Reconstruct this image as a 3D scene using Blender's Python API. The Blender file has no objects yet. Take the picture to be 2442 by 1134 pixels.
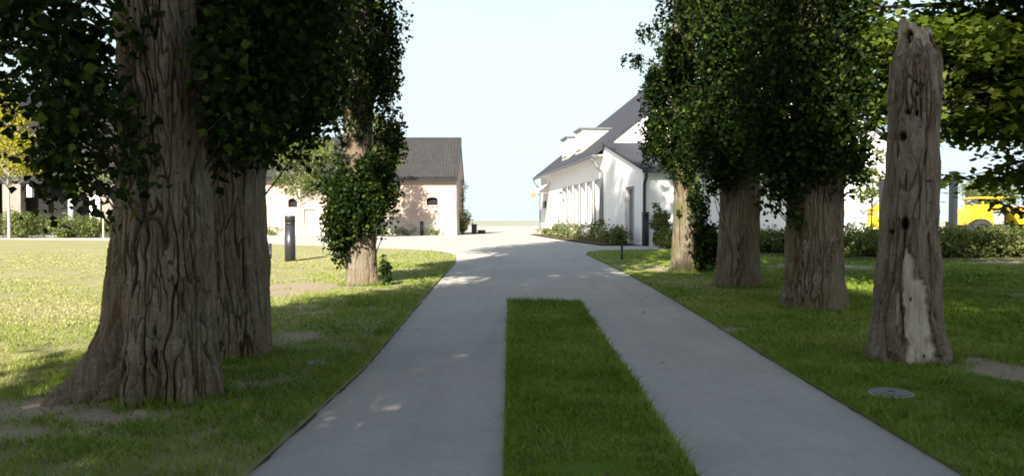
import bpy, bmesh, math, random
import numpy as np
from mathutils import Vector, Matrix
from mathutils.geometry import delaunay_2d_cdt

# ------------------------------------------------------------------ camera, sky, sun, exposure
scn = bpy.context.scene
COL = scn.collection
F = 1900.0; CX, CY = 1221.0, 567.0; CAMZ = 1.7
PITCH = math.atan(42.0 / F)
cam = bpy.data.cameras.new('camera'); cam.sensor_width = 36.0; cam.lens = F / 2442.0 * 36.0
cam.clip_start = 0.05; cam.clip_end = 8000
camo = bpy.data.objects.new('camera', cam); COL.objects.link(camo)
camo.location = (0, 0, CAMZ); camo.rotation_euler = (math.pi / 2 - PITCH, 0, 0)
scn.camera = camo

SUN_EL = math.radians(33.0)
SUN_AZ = math.radians(16.0)          # how far left of straight behind the viewer
sdir = Vector((-math.sin(SUN_AZ) * math.cos(SUN_EL), -math.cos(SUN_AZ) * math.cos(SUN_EL), math.sin(SUN_EL)))
world = bpy.data.worlds.new('World'); scn.world = world; world.use_nodes = True
wn = world.node_tree.nodes; wl = world.node_tree.links
wn.clear()
wo = wn.new('ShaderNodeOutputWorld'); bg = wn.new('ShaderNodeBackground'); sky = wn.new('ShaderNodeTexSky')
sky.sky_type = 'NISHITA'; sky.sun_disc = False
sky.sun_elevation = SUN_EL
sky.sun_rotation = math.atan2(sdir.x, sdir.y)
sky.air_density = 1.0; sky.dust_density = 2.5; sky.ozone_density = 1.2; sky.altitude = 50
# thin high haze: densest towards the horizon, the same in every direction, broken by faint cirrus
wtc = wn.new('ShaderNodeTexCoord'); wsx = wn.new('ShaderNodeSeparateXYZ'); wl.new(wtc.outputs['Generated'], wsx.inputs[0])
wmp = wn.new('ShaderNodeMapping'); wmp.inputs['Scale'].default_value = (1.0, 1.0, 3.2); wl.new(wtc.outputs['Generated'], wmp.inputs[0])
wno = wn.new('ShaderNodeTexNoise'); wno.inputs['Scale'].default_value = 2.6; wno.inputs['Detail'].default_value = 5; wl.new(wmp.outputs[0], wno.inputs['Vector'])
wad = wn.new('ShaderNodeMath'); wad.operation = 'MULTIPLY_ADD'; wl.new(wno.outputs['Fac'], wad.inputs[0]); wad.inputs[1].default_value = -.6; wl.new(wsx.outputs[2], wad.inputs[2])
wrm = wn.new('ShaderNodeMapRange'); wrm.interpolation_type = 'SMOOTHSTEP'; wl.new(wad.outputs[0], wrm.inputs[0])
wrm.inputs[1].default_value = -0.15; wrm.inputs[2].default_value = 0.36; wrm.inputs[3].default_value = 0.95; wrm.inputs[4].default_value = 0.2
wmx = wn.new('ShaderNodeMix'); wmx.data_type = 'RGBA'; wmx.inputs[7].default_value = (4.55, 5.5, 5.75, 1)
wl.new(wrm.outputs[0], wmx.inputs[0]); wl.new(sky.outputs[0], wmx.inputs[6]); wl.new(wmx.outputs[2], bg.inputs[0])
bg.inputs[1].default_value = 0.068
wl.new(bg.outputs[0], wo.inputs[0])

sl = bpy.data.lights.new('sun', 'SUN'); sl.energy = 4.6; sl.angle = math.radians(0.53); sl.color = (1.0, 0.93, 0.80)
so = bpy.data.objects.new('sun', sl); COL.objects.link(so)
so.rotation_euler = sdir.to_track_quat('Z', 'Y').to_euler(); so.location = (-20, -40, 40)

vs = scn.view_settings; vs.view_transform = 'Standard'; vs.look = 'None'; vs.gamma = 1.0
vs.exposure = 1.6; vs.use_curve_mapping = False
scn.cycles.use_denoising = True
scn.cycles.max_bounces = 6; scn.cycles.diffuse_bounces = 3; scn.cycles.transparent_max_bounces = 6
scn.cycles.transmission_bounces = 4; scn.cycles.glossy_bounces = 3
scn.cycles.filter_width = 1.8

rng = np.random.default_rng(7)
random.seed(7)

# ------------------------------------------------------------------ terrain and pixel helpers
SL = 0.0184
def gz(y):
    y = np.asarray(y, dtype=float)
    a, b = 25.0, 35.0
    t = np.clip((y - a) / (b - a), 0, 1)
    z = SL * np.minimum(y, a) + SL * (b - a) * (t - t * t / 2)
    return z
GZ = float(gz(50))
def ray(px, py):
    u, v = (px - CX) / F, (CY - py) / F
    c, s = math.cos(PITCH), math.sin(PITCH)
    return Vector((u, c + v * s, -s + v * c))
def at(px, py, Y):
    r = ray(px, py); t = Y / r.y
    return Vector((r.x * t, Y, CAMZ + r.z * t))
def P(px, py):
    lo, hi = 0.5, 2000.0
    for _ in range(60):
        m = (lo + hi) / 2; p = at(px, py, m)
        if p.z > float(gz(m)): lo = m
        else: hi = m
    p = at(px, py, lo); return Vector((p.x, p.y, float(gz(lo))))

# ------------------------------------------------------------------ object helpers
def link(name, data, parent=None):
    o = bpy.data.objects.new(name, data); COL.objects.link(o)
    if parent is not None: o.parent = parent
    return o
def tag(o, label=None, cat=None, group=None, kind=None):
    if label: o['label'] = label
    if cat: o['category'] = cat
    if group: o['group'] = group
    if kind: o['kind'] = kind
    return o
def empty(name, loc, rz=0.0, label=None, cat=None, group=None):
    o = link(name, None); o.location = loc; o.rotation_euler = (0, 0, rz); o.empty_display_size = 0.3
    return tag(o, label, cat, group)
def copy_tree(o, parent=None):
    c = o.copy(); COL.objects.link(c)
    if parent is not None: c.parent = parent
    for ch in list(o.children): copy_tree(ch, c)
    return c
def np_mesh(name, V, Fc, mat=None, parent=None, smooth=False, attrs=None):
    V = np.ascontiguousarray(V, dtype=np.float32); Fc = np.ascontiguousarray(Fc, dtype=np.int32)
    me = bpy.data.meshes.new(name)
    k = Fc.shape[1]; n = Fc.shape[0]
    me.vertices.add(len(V)); me.vertices.foreach_set('co', V.ravel())
    me.loops.add(n * k); me.loops.foreach_set('vertex_index', Fc.ravel())
    me.polygons.add(n); me.polygons.foreach_set('loop_start', np.arange(0, n * k, k, dtype=np.int32))
    me.polygons.foreach_set('loop_total', np.full(n, k, dtype=np.int32))
    if smooth: me.polygons.foreach_set('use_smooth', np.ones(n, dtype=bool))
    if attrs:
        for an, av in attrs.items():
            a = me.attributes.new(an, 'FLOAT', 'POINT'); a.data.foreach_set('value', np.ascontiguousarray(av, dtype=np.float32))
    me.update(); me.validate()
    if mat: me.materials.append(mat)
    return link(name, me, parent)

class MB:
    """collects simple solids into one mesh"""
    def __init__(s): s.v = []; s.f = []
    def add(s, vs_, fs):
        b = len(s.v); s.v += [tuple(v) for v in vs_]; s.f += [tuple(i + b for i in f) for f in fs]; return s
    def box(s, x0, x1, y0, y1, z0, z1):
        return s.add([(x0, y0, z0), (x1, y0, z0), (x1, y1, z0), (x0, y1, z0), (x0, y0, z1), (x1, y0, z1), (x1, y1, z1), (x0, y1, z1)],
                     [(0, 3, 2, 1), (4, 5, 6, 7), (0, 1, 5, 4), (1, 2, 6, 5), (2, 3, 7, 6), (3, 0, 4, 7)])
    def prism(s, pts, a, b, axis='x'):
        n = len(pts)
        def mk(p, q):
            return {'x': (q, p[0], p[1]), 'y': (p[0], q, p[1]), 'z': (p[0], p[1], q)}[axis]
        vs_ = [mk(p, a) for p in pts] + [mk(p, b) for p in pts]
        fs = [tuple(range(n))[::-1], tuple(range(n, 2 * n))] + [(i, (i + 1) % n, n + (i + 1) % n, n + i) for i in range(n)]
        return s.add(vs_, fs)
    def tube(s, pts, rad, n=8, cap=True):
        pts = [Vector(p) for p in pts]
        if not hasattr(rad, '__len__'): rad = [rad] * len(pts)
        rings = []
        for i, p in enumerate(pts):
            d = (pts[min(i + 1, len(pts) - 1)] - pts[max(i - 1, 0)]).normalized()
            a = d.cross(Vector((0.13, 0.31, 0.94)) if abs(d.z) < .9 else Vector((1, 0, 0))).normalized(); b = d.cross(a)
            rings.append([p + (a * math.cos(2 * math.pi * k / n) + b * math.sin(2 * math.pi * k / n)) * rad[i] for k in range(n)])
        base = len(s.v)
        for r in rings: s.v += [tuple(q) for q in r]
        for i in range(len(pts) - 1):
            for k in range(n):
                s.f.append((base + i * n + k, base + i * n + (k + 1) % n, base + (i + 1) * n + (k + 1) % n, base + (i + 1) * n + k))
        if cap:
            s.f.append(tuple(base + k for k in range(n))[::-1]); e = base + (len(pts) - 1) * n
            s.f.append(tuple(e + k for k in range(n)))
        return s
    def lathe(s, prof, n=20, cx=0, cy=0):
        base = len(s.v)
        for (r, z) in prof:
            for k in range(n): s.v.append((cx + r * math.cos(2 * math.pi * k / n), cy + r * math.sin(2 * math.pi * k / n), z))
        for i in range(len(prof) - 1):
            for k in range(n): s.f.append((base + i * n + k, base + i * n + (k + 1) % n, base + (i + 1) * n + (k + 1) % n, base + (i + 1) * n + k))
        s.f.append(tuple(base + k for k in range(n))[::-1]); e = base + (len(prof) - 1) * n
        s.f.append(tuple(e + k for k in range(n)))
        return s
    def build(s, name, mat, parent=None, bevel=0, smooth=False):
        me = bpy.data.meshes.new(name); me.from_pydata(s.v, [], s.f); me.update()
        bm = bmesh.new(); bm.from_mesh(me); bmesh.ops.recalc_face_normals(bm, faces=bm.faces[:])
        if bevel: bmesh.ops.bevel(bm, geom=bm.edges[:], offset=bevel, segments=2, affect='EDGES', profile=.7)
        bm.to_mesh(me); bm.free()
        if smooth:
            for p in me.polygons: p.use_smooth = True
        me.materials.append(mat)
        return link(name, me, parent)

# ------------------------------------------------------------------ noise
_perm = np.random.default_rng(3).permutation(256); _perm = np.concatenate([_perm, _perm, _perm])
_grad = np.random.default_rng(4).normal(size=(256, 3)); _grad /= np.linalg.norm(_grad, axis=1)[:, None]
def perlin(x, y, z):
    x, y, z = np.broadcast_arrays(*[np.asarray(q, dtype=float) for q in (x, y, z)])
    xi, yi, zi = [np.floor(q).astype(int) for q in (x, y, z)]
    xf, yf, zf = x - xi, y - yi, z - zi
    xi &= 255; yi &= 255; zi &= 255
    f = lambda t: t * t * t * (t * (t * 6 - 15) + 10)
    u, v, w = f(xf), f(yf), f(zf)
    def g(a, b, c):
        h = _perm[_perm[_perm[xi + a] + yi + b] + zi + c]
        gr = _grad[h]
        return gr[..., 0] * (xf - a) + gr[..., 1] * (yf - b) + gr[..., 2] * (zf - c)
    l = lambda a, b, t: a + t * (b - a)
    return 1.6 * l(l(l(g(0, 0, 0), g(1, 0, 0), u), l(g(0, 1, 0), g(1, 1, 0), u), v),
                   l(l(g(0, 0, 1), g(1, 0, 1), u), l(g(0, 1, 1), g(1, 1, 1), u), v), w)

# ------------------------------------------------------------------ materials
def new_mat(name):
    m = bpy.data.materials.new(name); m.use_nodes = True; nt = m.node_tree; nt.nodes.clear()
    out = nt.nodes.new('ShaderNodeOutputMaterial'); b = nt.nodes.new('ShaderNodeBsdfPrincipled')
    nt.links.new(b.outputs[0], out.inputs[0])
    return m, nt, b, out
def coords(nt, scale=(1, 1, 1), kind='Object'):
    t = nt.nodes.new('ShaderNodeTexCoord'); mp = nt.nodes.new('ShaderNodeMapping'); mp.inputs['Scale'].default_value = scale
    nt.links.new(t.outputs[kind], mp.inputs[0]); return mp.outputs[0]
def noise(nt, vec, scale, detail=4, rough=.55, dist=0.0):
    n = nt.nodes.new('ShaderNodeTexNoise'); n.inputs['Scale'].default_value = scale; n.inputs['Detail'].default_value = detail
    n.inputs['Roughness'].default_value = rough; n.inputs['Distortion'].default_value = dist
    nt.links.new(vec, n.inputs['Vector']); return n.outputs['Fac']
def ramp(nt, fac, stops):
    r = nt.nodes.new('ShaderNodeValToRGB'); e = r.color_ramp.elements
    e[0].position, e[0].color = stops[0][0], (*stops[0][1], 1)
    e[1].position, e[1].color = stops[-1][0], (*stops[-1][1], 1)
    for p, c in stops[1:-1]:
        q = e.new(p); q.color = (*c, 1)
    nt.links.new(fac, r.inputs[0]); return r.outputs[0]
def mix(nt, fac, a, b, mode='MIX'):
    m = nt.nodes.new('ShaderNodeMix'); m.data_type = 'RGBA'; m.blend_type = mode
    for sock, v in ((0, fac), (6, a), (7, b)):
        if hasattr(v, 'is_linked'): nt.links.new(v, m.inputs[sock])
        elif isinstance(v, (int, float)): m.inputs[sock].default_value = v
        else: m.inputs[sock].default_value = (*v, 1)
    return m.outputs[2]
def mathn(nt, op, a, b=0.0, c=0.0):
    m = nt.nodes.new('ShaderNodeMath'); m.operation = op; m.use_clamp = False
    for i, v in enumerate((a, b, c)):
        if hasattr(v, 'is_linked'): nt.links.new(v, m.inputs[i])
        else: m.inputs[i].default_value = v
    return m.outputs[0]
def maprange(nt, v, a, b, c=0.0, d=1.0):
    m = nt.nodes.new('ShaderNodeMapRange'); nt.links.new(v, m.inputs[0])
    for i, q in enumerate((a, b, c, d)): m.inputs[i + 1].default_value = q
    return m.outputs[0]
def attr(nt, name):
    a = nt.nodes.new('ShaderNodeAttribute'); a.attribute_name = name; return a.outputs['Fac']
def bump(nt, bsdf, h, strength=.3, dist=.02):
    b = nt.nodes.new('ShaderNodeBump'); b.inputs['Strength'].default_value = strength; b.inputs['Distance'].default_value = dist
    nt.links.new(h, b.inputs['Height']); nt.links.new(b.outputs[0], bsdf.inputs['Normal'])
def simple(name, c1, c2=None, scale=6, rough=.7, metal=0.0, stretch=(1, 1, 1), bmp=0.0, spec=.4, dist=.01):
    m, nt, b, o = new_mat(name)
    c2 = c2 or tuple(x * .8 for x in c1)
    v = coords(nt, stretch); n = noise(nt, v, scale)
    nt.links.new(ramp(nt, n, [(.3, c2), (.7, c1)]), b.inputs['Base Color'])
    b.inputs['Roughness'].default_value = rough; b.inputs['Metallic'].default_value = metal; b.inputs['Specular IOR Level'].default_value = spec
    if bmp: bump(nt, b, noise(nt, v, scale * 4), bmp, dist)
    return m
def leaf_mat(name, dark, mid, light, trans=.35):
    m, nt, b, out = new_mat(name)
    r = attr(nt, 'rnd')
    col = ramp(nt, r, [(0.0, dark), (.55, mid), (1.0, light)])
    nt.links.new(col, b.inputs['Base Color']); b.inputs['Roughness'].default_value = .6; b.inputs['Specular IOR Level'].default_value = .1
    t = nt.nodes.new('ShaderNodeBsdfTranslucent')
    nt.links.new(mix(nt, 1.0, col, (1.25, 1.3, .5), 'MULTIPLY'), t.inputs[0])
    ms = nt.nodes.new('ShaderNodeMixShader'); ms.inputs[0].default_value = trans
    nt.links.new(b.outputs[0], ms.inputs[1]); nt.links.new(t.outputs[0], ms.inputs[2]); nt.links.new(ms.outputs[0], out.inputs[0])
    return m
M = {}
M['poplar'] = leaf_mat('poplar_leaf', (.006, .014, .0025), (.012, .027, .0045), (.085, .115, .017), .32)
M['maple'] = leaf_mat('maple_leaf', (.035, .065, .010), (.10, .145, .020), (.20, .225, .04), .42)
M['yellow_leaf'] = leaf_mat('yellow_leaf', (.20, .20, .02), (.34, .31, .03), (.45, .42, .06), .4)
M['pale_leaf'] = leaf_mat('pale_leaf', (.07, .10, .03), (.15, .18, .06), (.26, .28, .12), .4)
M['shrub_leaf'] = leaf_mat('shrub_leaf', (.06, .085, .022), (.13, .155, .05), (.24, .235, .10), .35)
M['bed_leaf'] = leaf_mat('bed_leaf', (.09, .11, .035), (.21, .22, .08), (.40, .38, .22), .35)
M['flower'] = leaf_mat('flower_petal', (.65, .62, .5), (.75, .73, .65), (.8, .8, .76), .2)
M['dead_core'] = simple('grey_dead_wood', (.26, .23, .19), (.12, .10, .08), 18, .95, bmp=.5)
M['twig'] = simple('twig_bark', (.045, .036, .026), (.025, .02, .014), 20, .9)
M['pale_stem'] = simple('pale_stem', (.42, .40, .34), (.30, .28, .23), 20, .9)

def bark_mat(name, c0, c1, c2, moss=(.10, .10, .035)):
    m, nt, b, out = new_mat(name)
    v = coords(nt, (16, 16, 1.6)); n1 = noise(nt, v, 1.6, 7, .68, .3)
    v2 = coords(nt, (1, 1, 1)); n2 = noise(nt, v2, 45, 3)
    n3 = noise(nt, v2, 1.4, 3)
    c = ramp(nt, n1, [(.28, c0), (.5, c1), (.75, c2)])
    c = mix(nt, maprange(nt, noise(nt, v2, 2.3, 5, .6), .45, .68, 0, .6), c, (c1[0] * .95, c1[1] * .72, c1[2] * .55))
    c = mix(nt, maprange(nt, n2, .3, .75, 0, .45), c, tuple(x * .45 for x in c0))
    mo = mathn(nt, 'MULTIPLY', attr(nt, 'moss'), maprange(nt, n3, .4, .62, 0, .75))
    c = mix(nt, mo, c, moss)
    nt.links.new(c, b.inputs['Base Color']); b.inputs['Roughness'].default_value = .95; b.inputs['Specular IOR Level'].default_value = .12
    hn = mathn(nt, 'ADD', n1, mathn(nt, 'MULTIPLY', n2, .35))
    bump(nt, b, hn, .8, .02)
    return m
M['bark'] = bark_mat('poplar_bark', (.085, .066, .045), (.20, .166, .122), (.34, .29, .22))

# dead trunk: bark, stripped wood and rotten edges, darker holes and cracks by painted attribute
m, nt, b, out = new_mat('dead_trunk_bark')
v = coords(nt, (7, 7, 1.0)); n1 = noise(nt, v, 1.7, 6, .6, .4); v2 = coords(nt); n2 = noise(nt, v2, 40, 3); n3 = noise(nt, coords(nt, (14, 14, 1.4)), 1.5, 4)
cb = ramp(nt, n1, [(.28, (.09, .064, .046)), (.5, (.19, .15, .118)), (.78, (.29, .24, .195))])
cb = mix(nt, maprange(nt, n2, .35, .8, 0, .4), cb, (.06, .045, .034))
n4 = noise(nt, v2, 5, 5, .65)
cw = ramp(nt, n3, [(.25, (.22, .165, .115)), (.45, (.40, .335, .26)), (.75, (.53, .48, .41))])
cw = mix(nt, maprange(nt, n4, .5, .72, 0, .75), cw, (.17, .125, .088))
c = mix(nt, maprange(nt, attr(nt, 'wood'), .35, .6), cb, cw)
c = mix(nt, attr(nt, 'rot'), c, (.03, .016, .010))
nt.links.new(c, b.inputs['Base Color']); b.inputs['Roughness'].default_value = .93; b.inputs['Specular IOR Level'].default_value = .15
bump(nt, b, mathn(nt, 'ADD', n1, mathn(nt, 'MULTIPLY', n2, .3)), .6, .015); M['dead'] = m

# concrete
m, nt, b, out = new_mat('brushed_concrete')
v = coords(nt); big = noise(nt, v, .35, 5, .6); fine = noise(nt, v, 60, 3, .75); grit = noise(nt, v, 19, 6, .8); mott = noise(nt, v, 2.3, 6, .65, .4); streak = noise(nt, coords(nt, (1.6, .12, 1)), 2.2, 4)
c = ramp(nt, big, [(.3, (.365, .335, .305)), (.7, (.46, .43, .395))])
c = mix(nt, maprange(nt, mott, .42, .72, 0, .38), c, (.26, .25, .24))
c = mix(nt, maprange(nt, grit, .38, .70, 0, .5), c, (.24, .23, .22))
c = mix(nt, maprange(nt, fine, .55, .8, 0, .5), c, (.52, .49, .45))
c = mix(nt, maprange(nt, streak, .5, .75, 0, .28), c, (.24, .225, .21))
nt.links.new(c, b.inputs['Base Color']); b.inputs['Roughness'].default_value = .85; b.inputs['Specular IOR Level'].default_value = .2
bump(nt, b, grit, .35, .006); M['concrete'] = m

def lawn_mat(name, greens, dry, dirtc=((.22, .17, .12), (.39, .32, .235))):
    m, nt, b, out = new_mat(name)
    v = coords(nt); big = noise(nt, v, .5, 4, .6); mid = noise(nt, v, 3.2, 4, .6); fine = noise(nt, coords(nt, (1, 1, 1)), 38, 5, .75)
    c = ramp(nt, big, [(.3, greens[0]), (.7, greens[1])])
    c = mix(nt, maprange(nt, mid, .45, .75, 0, .7), c, dry)
    c = mix(nt, maprange(nt, fine, .4, .75, 0, .6), c, tuple(x * .35 for x in greens[0]))
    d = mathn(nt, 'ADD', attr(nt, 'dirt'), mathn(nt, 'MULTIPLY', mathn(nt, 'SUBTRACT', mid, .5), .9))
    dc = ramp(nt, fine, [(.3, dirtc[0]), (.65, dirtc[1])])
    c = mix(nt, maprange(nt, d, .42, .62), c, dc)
    nt.links.new(c, b.inputs['Base Color']); b.inputs['Roughness'].default_value = .95; b.inputs['Specular IOR Level'].default_value = .1
    bump(nt, b, mathn(nt, 'ADD', fine, mathn(nt, 'MULTIPLY', mid, .6)), .9, .03)
    return m
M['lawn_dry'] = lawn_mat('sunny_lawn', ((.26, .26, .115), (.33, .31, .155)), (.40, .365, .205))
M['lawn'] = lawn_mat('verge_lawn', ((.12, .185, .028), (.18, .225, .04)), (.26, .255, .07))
M['lawn_strip'] = lawn_mat('strip_lawn', ((.11, .19, .022), (.16, .235, .03)), (.22, .25, .05))
def blade_mat(name, stops):
    m, nt, b, out = new_mat(name)
    col = ramp(nt, attr(nt, 'rnd'), stops)
    nt.links.new(col, b.inputs['Base Color']); b.inputs['Roughness'].default_value = .6; b.inputs['Specular IOR Level'].default_value = .12
    t = nt.nodes.new('ShaderNodeBsdfTranslucent'); nt.links.new(col, t.inputs[0]); ms = nt.nodes.new('ShaderNodeMixShader'); ms.inputs[0].default_value = .3
    nt.links.new(b.outputs[0], ms.inputs[1]); nt.links.new(t.outputs[0], ms.inputs[2]); nt.links.new(ms.outputs[0], out.inputs[0]); return m
M['blade'] = blade_mat('grass_blade', [(0, (.065, .125, .010)), (.35, (.165, .25, .024)), (.65, (.27, .305, .06)), (1, (.44, .41, .21))])

# far ground: gravel yard passing into fields
m, nt, b, out = new_mat('open_ground')
v = coords(nt); sx = nt.nodes.new('ShaderNodeSeparateXYZ'); nt.links.new(v, sx.inputs[0])
f1 = noise(nt, v, .02, 4); f2 = noise(nt, v, 1.5, 4)
yy = mathn(nt, 'ADD', sx.outputs[1], mathn(nt, 'MULTIPLY', f1, 60))
c = mix(nt, maprange(nt, yy, 190, 260), (.34, .325, .305), ramp(nt, f1, [(.35, (.22, .225, .16)), (.65, (.28, .275, .20))]))
c = mix(nt, maprange(nt, f2, .3, .7, 0, .3), c, (.2, .19, .15))
nt.links.new(c, b.inputs['Base Color']); b.inputs['Roughness'].default_value = .95; M['ground'] = m

# pale brick
def brick_mat(name, ca, cb, mortar, white=0.0, sc=1.0):
    m, nt, b, out = new_mat(name)
    t = nt.nodes.new('ShaderNodeTexCoord'); s = nt.nodes.new('ShaderNodeSeparateXYZ'); nt.links.new(t.outputs['Object'], s.inputs[0])
    cmb = nt.nodes.new('ShaderNodeCombineXYZ'); nt.links.new(mathn(nt, 'ADD', s.outputs[0], s.outputs[1]), cmb.inputs[0]); nt.links.new(s.outputs[2], cmb.inputs[1])
    br = nt.nodes.new('ShaderNodeTexBrick'); nt.links.new(cmb.outputs[0], br.inputs['Vector'])
    br.inputs['Color1'].default_value = (*ca, 1); br.inputs['Color2'].default_value = (*cb, 1); br.inputs['Mortar'].default_value = (*mortar, 1)
    br.inputs['Scale'].default_value = 1.0 * sc; br.inputs['Brick Width'].default_value = .22; br.inputs['Row Height'].default_value = .075; br.inputs['Mortar Size'].default_value = .008
    n = noise(nt, t.outputs['Object'], .7, 5, .6); n2 = noise(nt, t.outputs['Object'], 5, 4)
    c = mix(nt, maprange(nt, n, .4, .7, 0, .55), br.outputs['Color'], tuple(min(.8, x * 1.35) for x in ca))
    c = mix(nt, maprange(nt, n2, .5, .8, 0, .3), c, tuple(x * .7 for x in cb))
    if white:
        low = maprange(nt, mathn(nt, 'ADD', s.outputs[2], mathn(nt, 'MULTIPLY', n, 1.4)), 1.2, 2.2, white, 0)
        c = mix(nt, low, c, (.66, .62, .53))
    nt.links.new(c, b.inputs['Base Color']); b.inputs['Roughness'].default_value = .9; b.inputs['Specular IOR Level'].default_value = .2
    bump(nt, b, br.outputs['Fac'], -.3, .01); return m
M['barn_brick'] = brick_mat('pale_pink_brick', (.40, .305, .255), (.34, .26, .215), (.44, .385, .33), .75)
M['dormer_brick'] = brick_mat('limewashed_brick', (.50, .455, .40), (.43, .385, .33), (.52, .48, .43))
M['taupe_brick'] = brick_mat('taupe_brick', (.25, .205, .18), (.20, .165, .145), (.28, .25, .22))
M['white'] = simple('white_limewash', (.80, .79, .78), (.72, .71, .70), 1.2, .85, bmp=.25)
M['white_joinery'] = simple('white_joinery', (.78, .78, .77), (.72, .72, .70), 3, .5)
M['trim_grey'] = simple('grey_trim', (.28, .28, .29), (.22, .22, .23), 3, .6)  # plain mid grey of the annex door and the column
M['slate'] = simple('dark_slate', (.040, .040, .052), (.024, .024, .033), 3.0, .85, stretch=(1, 6, 1), bmp=.3)
M['tile'] = simple('grey_roof_tile', (.038, .037, .039), (.024, .024, .026), 2.2, .85, bmp=.2)
M['black_metal'] = simple('black_metal', (.030, .031, .036), (.022, .022, .026), 3, .42, .2)
M['graphite'] = simple('graphite_metal', (.060, .060, .070), (.045, .045, .053), 3, .38, .5)
M['dark_clad'] = simple('charred_cladding', (.009, .0085, .0095), (.005, .005, .0055), 3, .75, stretch=(8, 8, .5))
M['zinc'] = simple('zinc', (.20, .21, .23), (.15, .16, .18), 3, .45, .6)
M['galv'] = simple('galvanised_steel', (.38, .38, .40), (.30, .30, .32), 5, .5, .4)
M['dark_void'] = simple('dark_interior', (.012, .011, .011), (.008, .008, .008), 3, .9)
M['yellow'] = simple('yellow_machine_paint', (.82, .52, .02), (.76, .46, .016), 2.5, .4)
M['orange'] = simple('orange_machine_paint', (.55, .24, .02), (.45, .19, .015), 2.5, .5)
M['rubber'] = simple('tyre_rubber', (.025, .025, .026), (.018, .018, .018), 10, .85)
M['terracotta'] = simple('ochre_fabric', (.62, .42, .22), (.55, .36, .18), 4, .8)
M['cast_iron'] = simple('cast_concrete_cover', (.20, .205, .215), (.14, .145, .15), 14, .7, bmp=.3)
M['soil'] = simple('bark_mulch', (.09, .065, .045), (.045, .032, .022), 18, .95, bmp=.6, dist=.03)
m, nt, b, out = new_mat('window_glass'); b.inputs['Base Color'].default_value = (.05, .055, .06, 1); b.inputs['Roughness'].default_value = .06
b.inputs['Specular IOR Level'].default_value = .7
nt.links.new(maprange(nt, noise(nt, coords(nt), 2), .3, .7, .04, .1), b.inputs['Roughness']); M['glass'] = m

# ------------------------------------------------------------------ ground sheets
def in_poly(poly, x, y):
    x = np.asarray(x); y = np.asarray(y); c = np.zeros(x.shape, bool); n = len(poly)
    for i in range(n):
        x0, y0 = poly[i]; x1, y1 = poly[(i + 1) % n]
        if y0 == y1: continue
        t = ((y0 > y) != (y1 > y)) & (x < (x1 - x0) * (y - y0) / (y1 - y0) + x0)
        c ^= t
    return c
def edge_dist(poly, x, y):
    d = np.full(x.shape, 1e9); n = len(poly)
    for i in range(n):
        a = np.array(poly[i]); bb = np.array(poly[(i + 1) % n]); e = bb - a; L = e @ e
        t = np.clip(((x - a[0]) * e[0] + (y - a[1]) * e[1]) / L, 0, 1)
        d = np.minimum(d, np.hypot(x - a[0] - t * e[0], y - a[1] - t * e[1]))
    return d
CLEAR = [(P(2125, 949), .25), (P(755, 878), .13)]
DIRT = []   # (x, y, rx, ry, strength)
def dirt_at(x, y):
    d = np.zeros(np.shape(x))
    for (cx, cy, rx, ry, s) in DIRT:
        q = np.hypot((x - cx) / rx, (y - cy) / ry); d = np.maximum(d, s * np.clip(1.35 - q, 0, 1))
    return np.clip(d, 0, 1)
def dp(px, py, wpx, hpx, s=1.0):
    c = P(px, py); a = P(px, py + hpx); DIRT.append((c.x, c.y, wpx / F * c.y, abs(c.y - a.y), s))
dp(90, 985, 230, 40); dp(250, 1005, 170, 28); dp(20, 1050, 170, 28, .9)
dp(710, 690, 120, 15); dp(660, 705, 80, 10); dp(700, 815, 85, 16, .9); dp(700, 750, 130, 30, .5)
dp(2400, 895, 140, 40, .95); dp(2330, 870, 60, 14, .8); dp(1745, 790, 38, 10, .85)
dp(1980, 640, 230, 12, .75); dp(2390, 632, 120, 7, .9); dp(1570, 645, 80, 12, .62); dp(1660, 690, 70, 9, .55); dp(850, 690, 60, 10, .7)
dp(1700, 715, 120, 7, .45)

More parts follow.
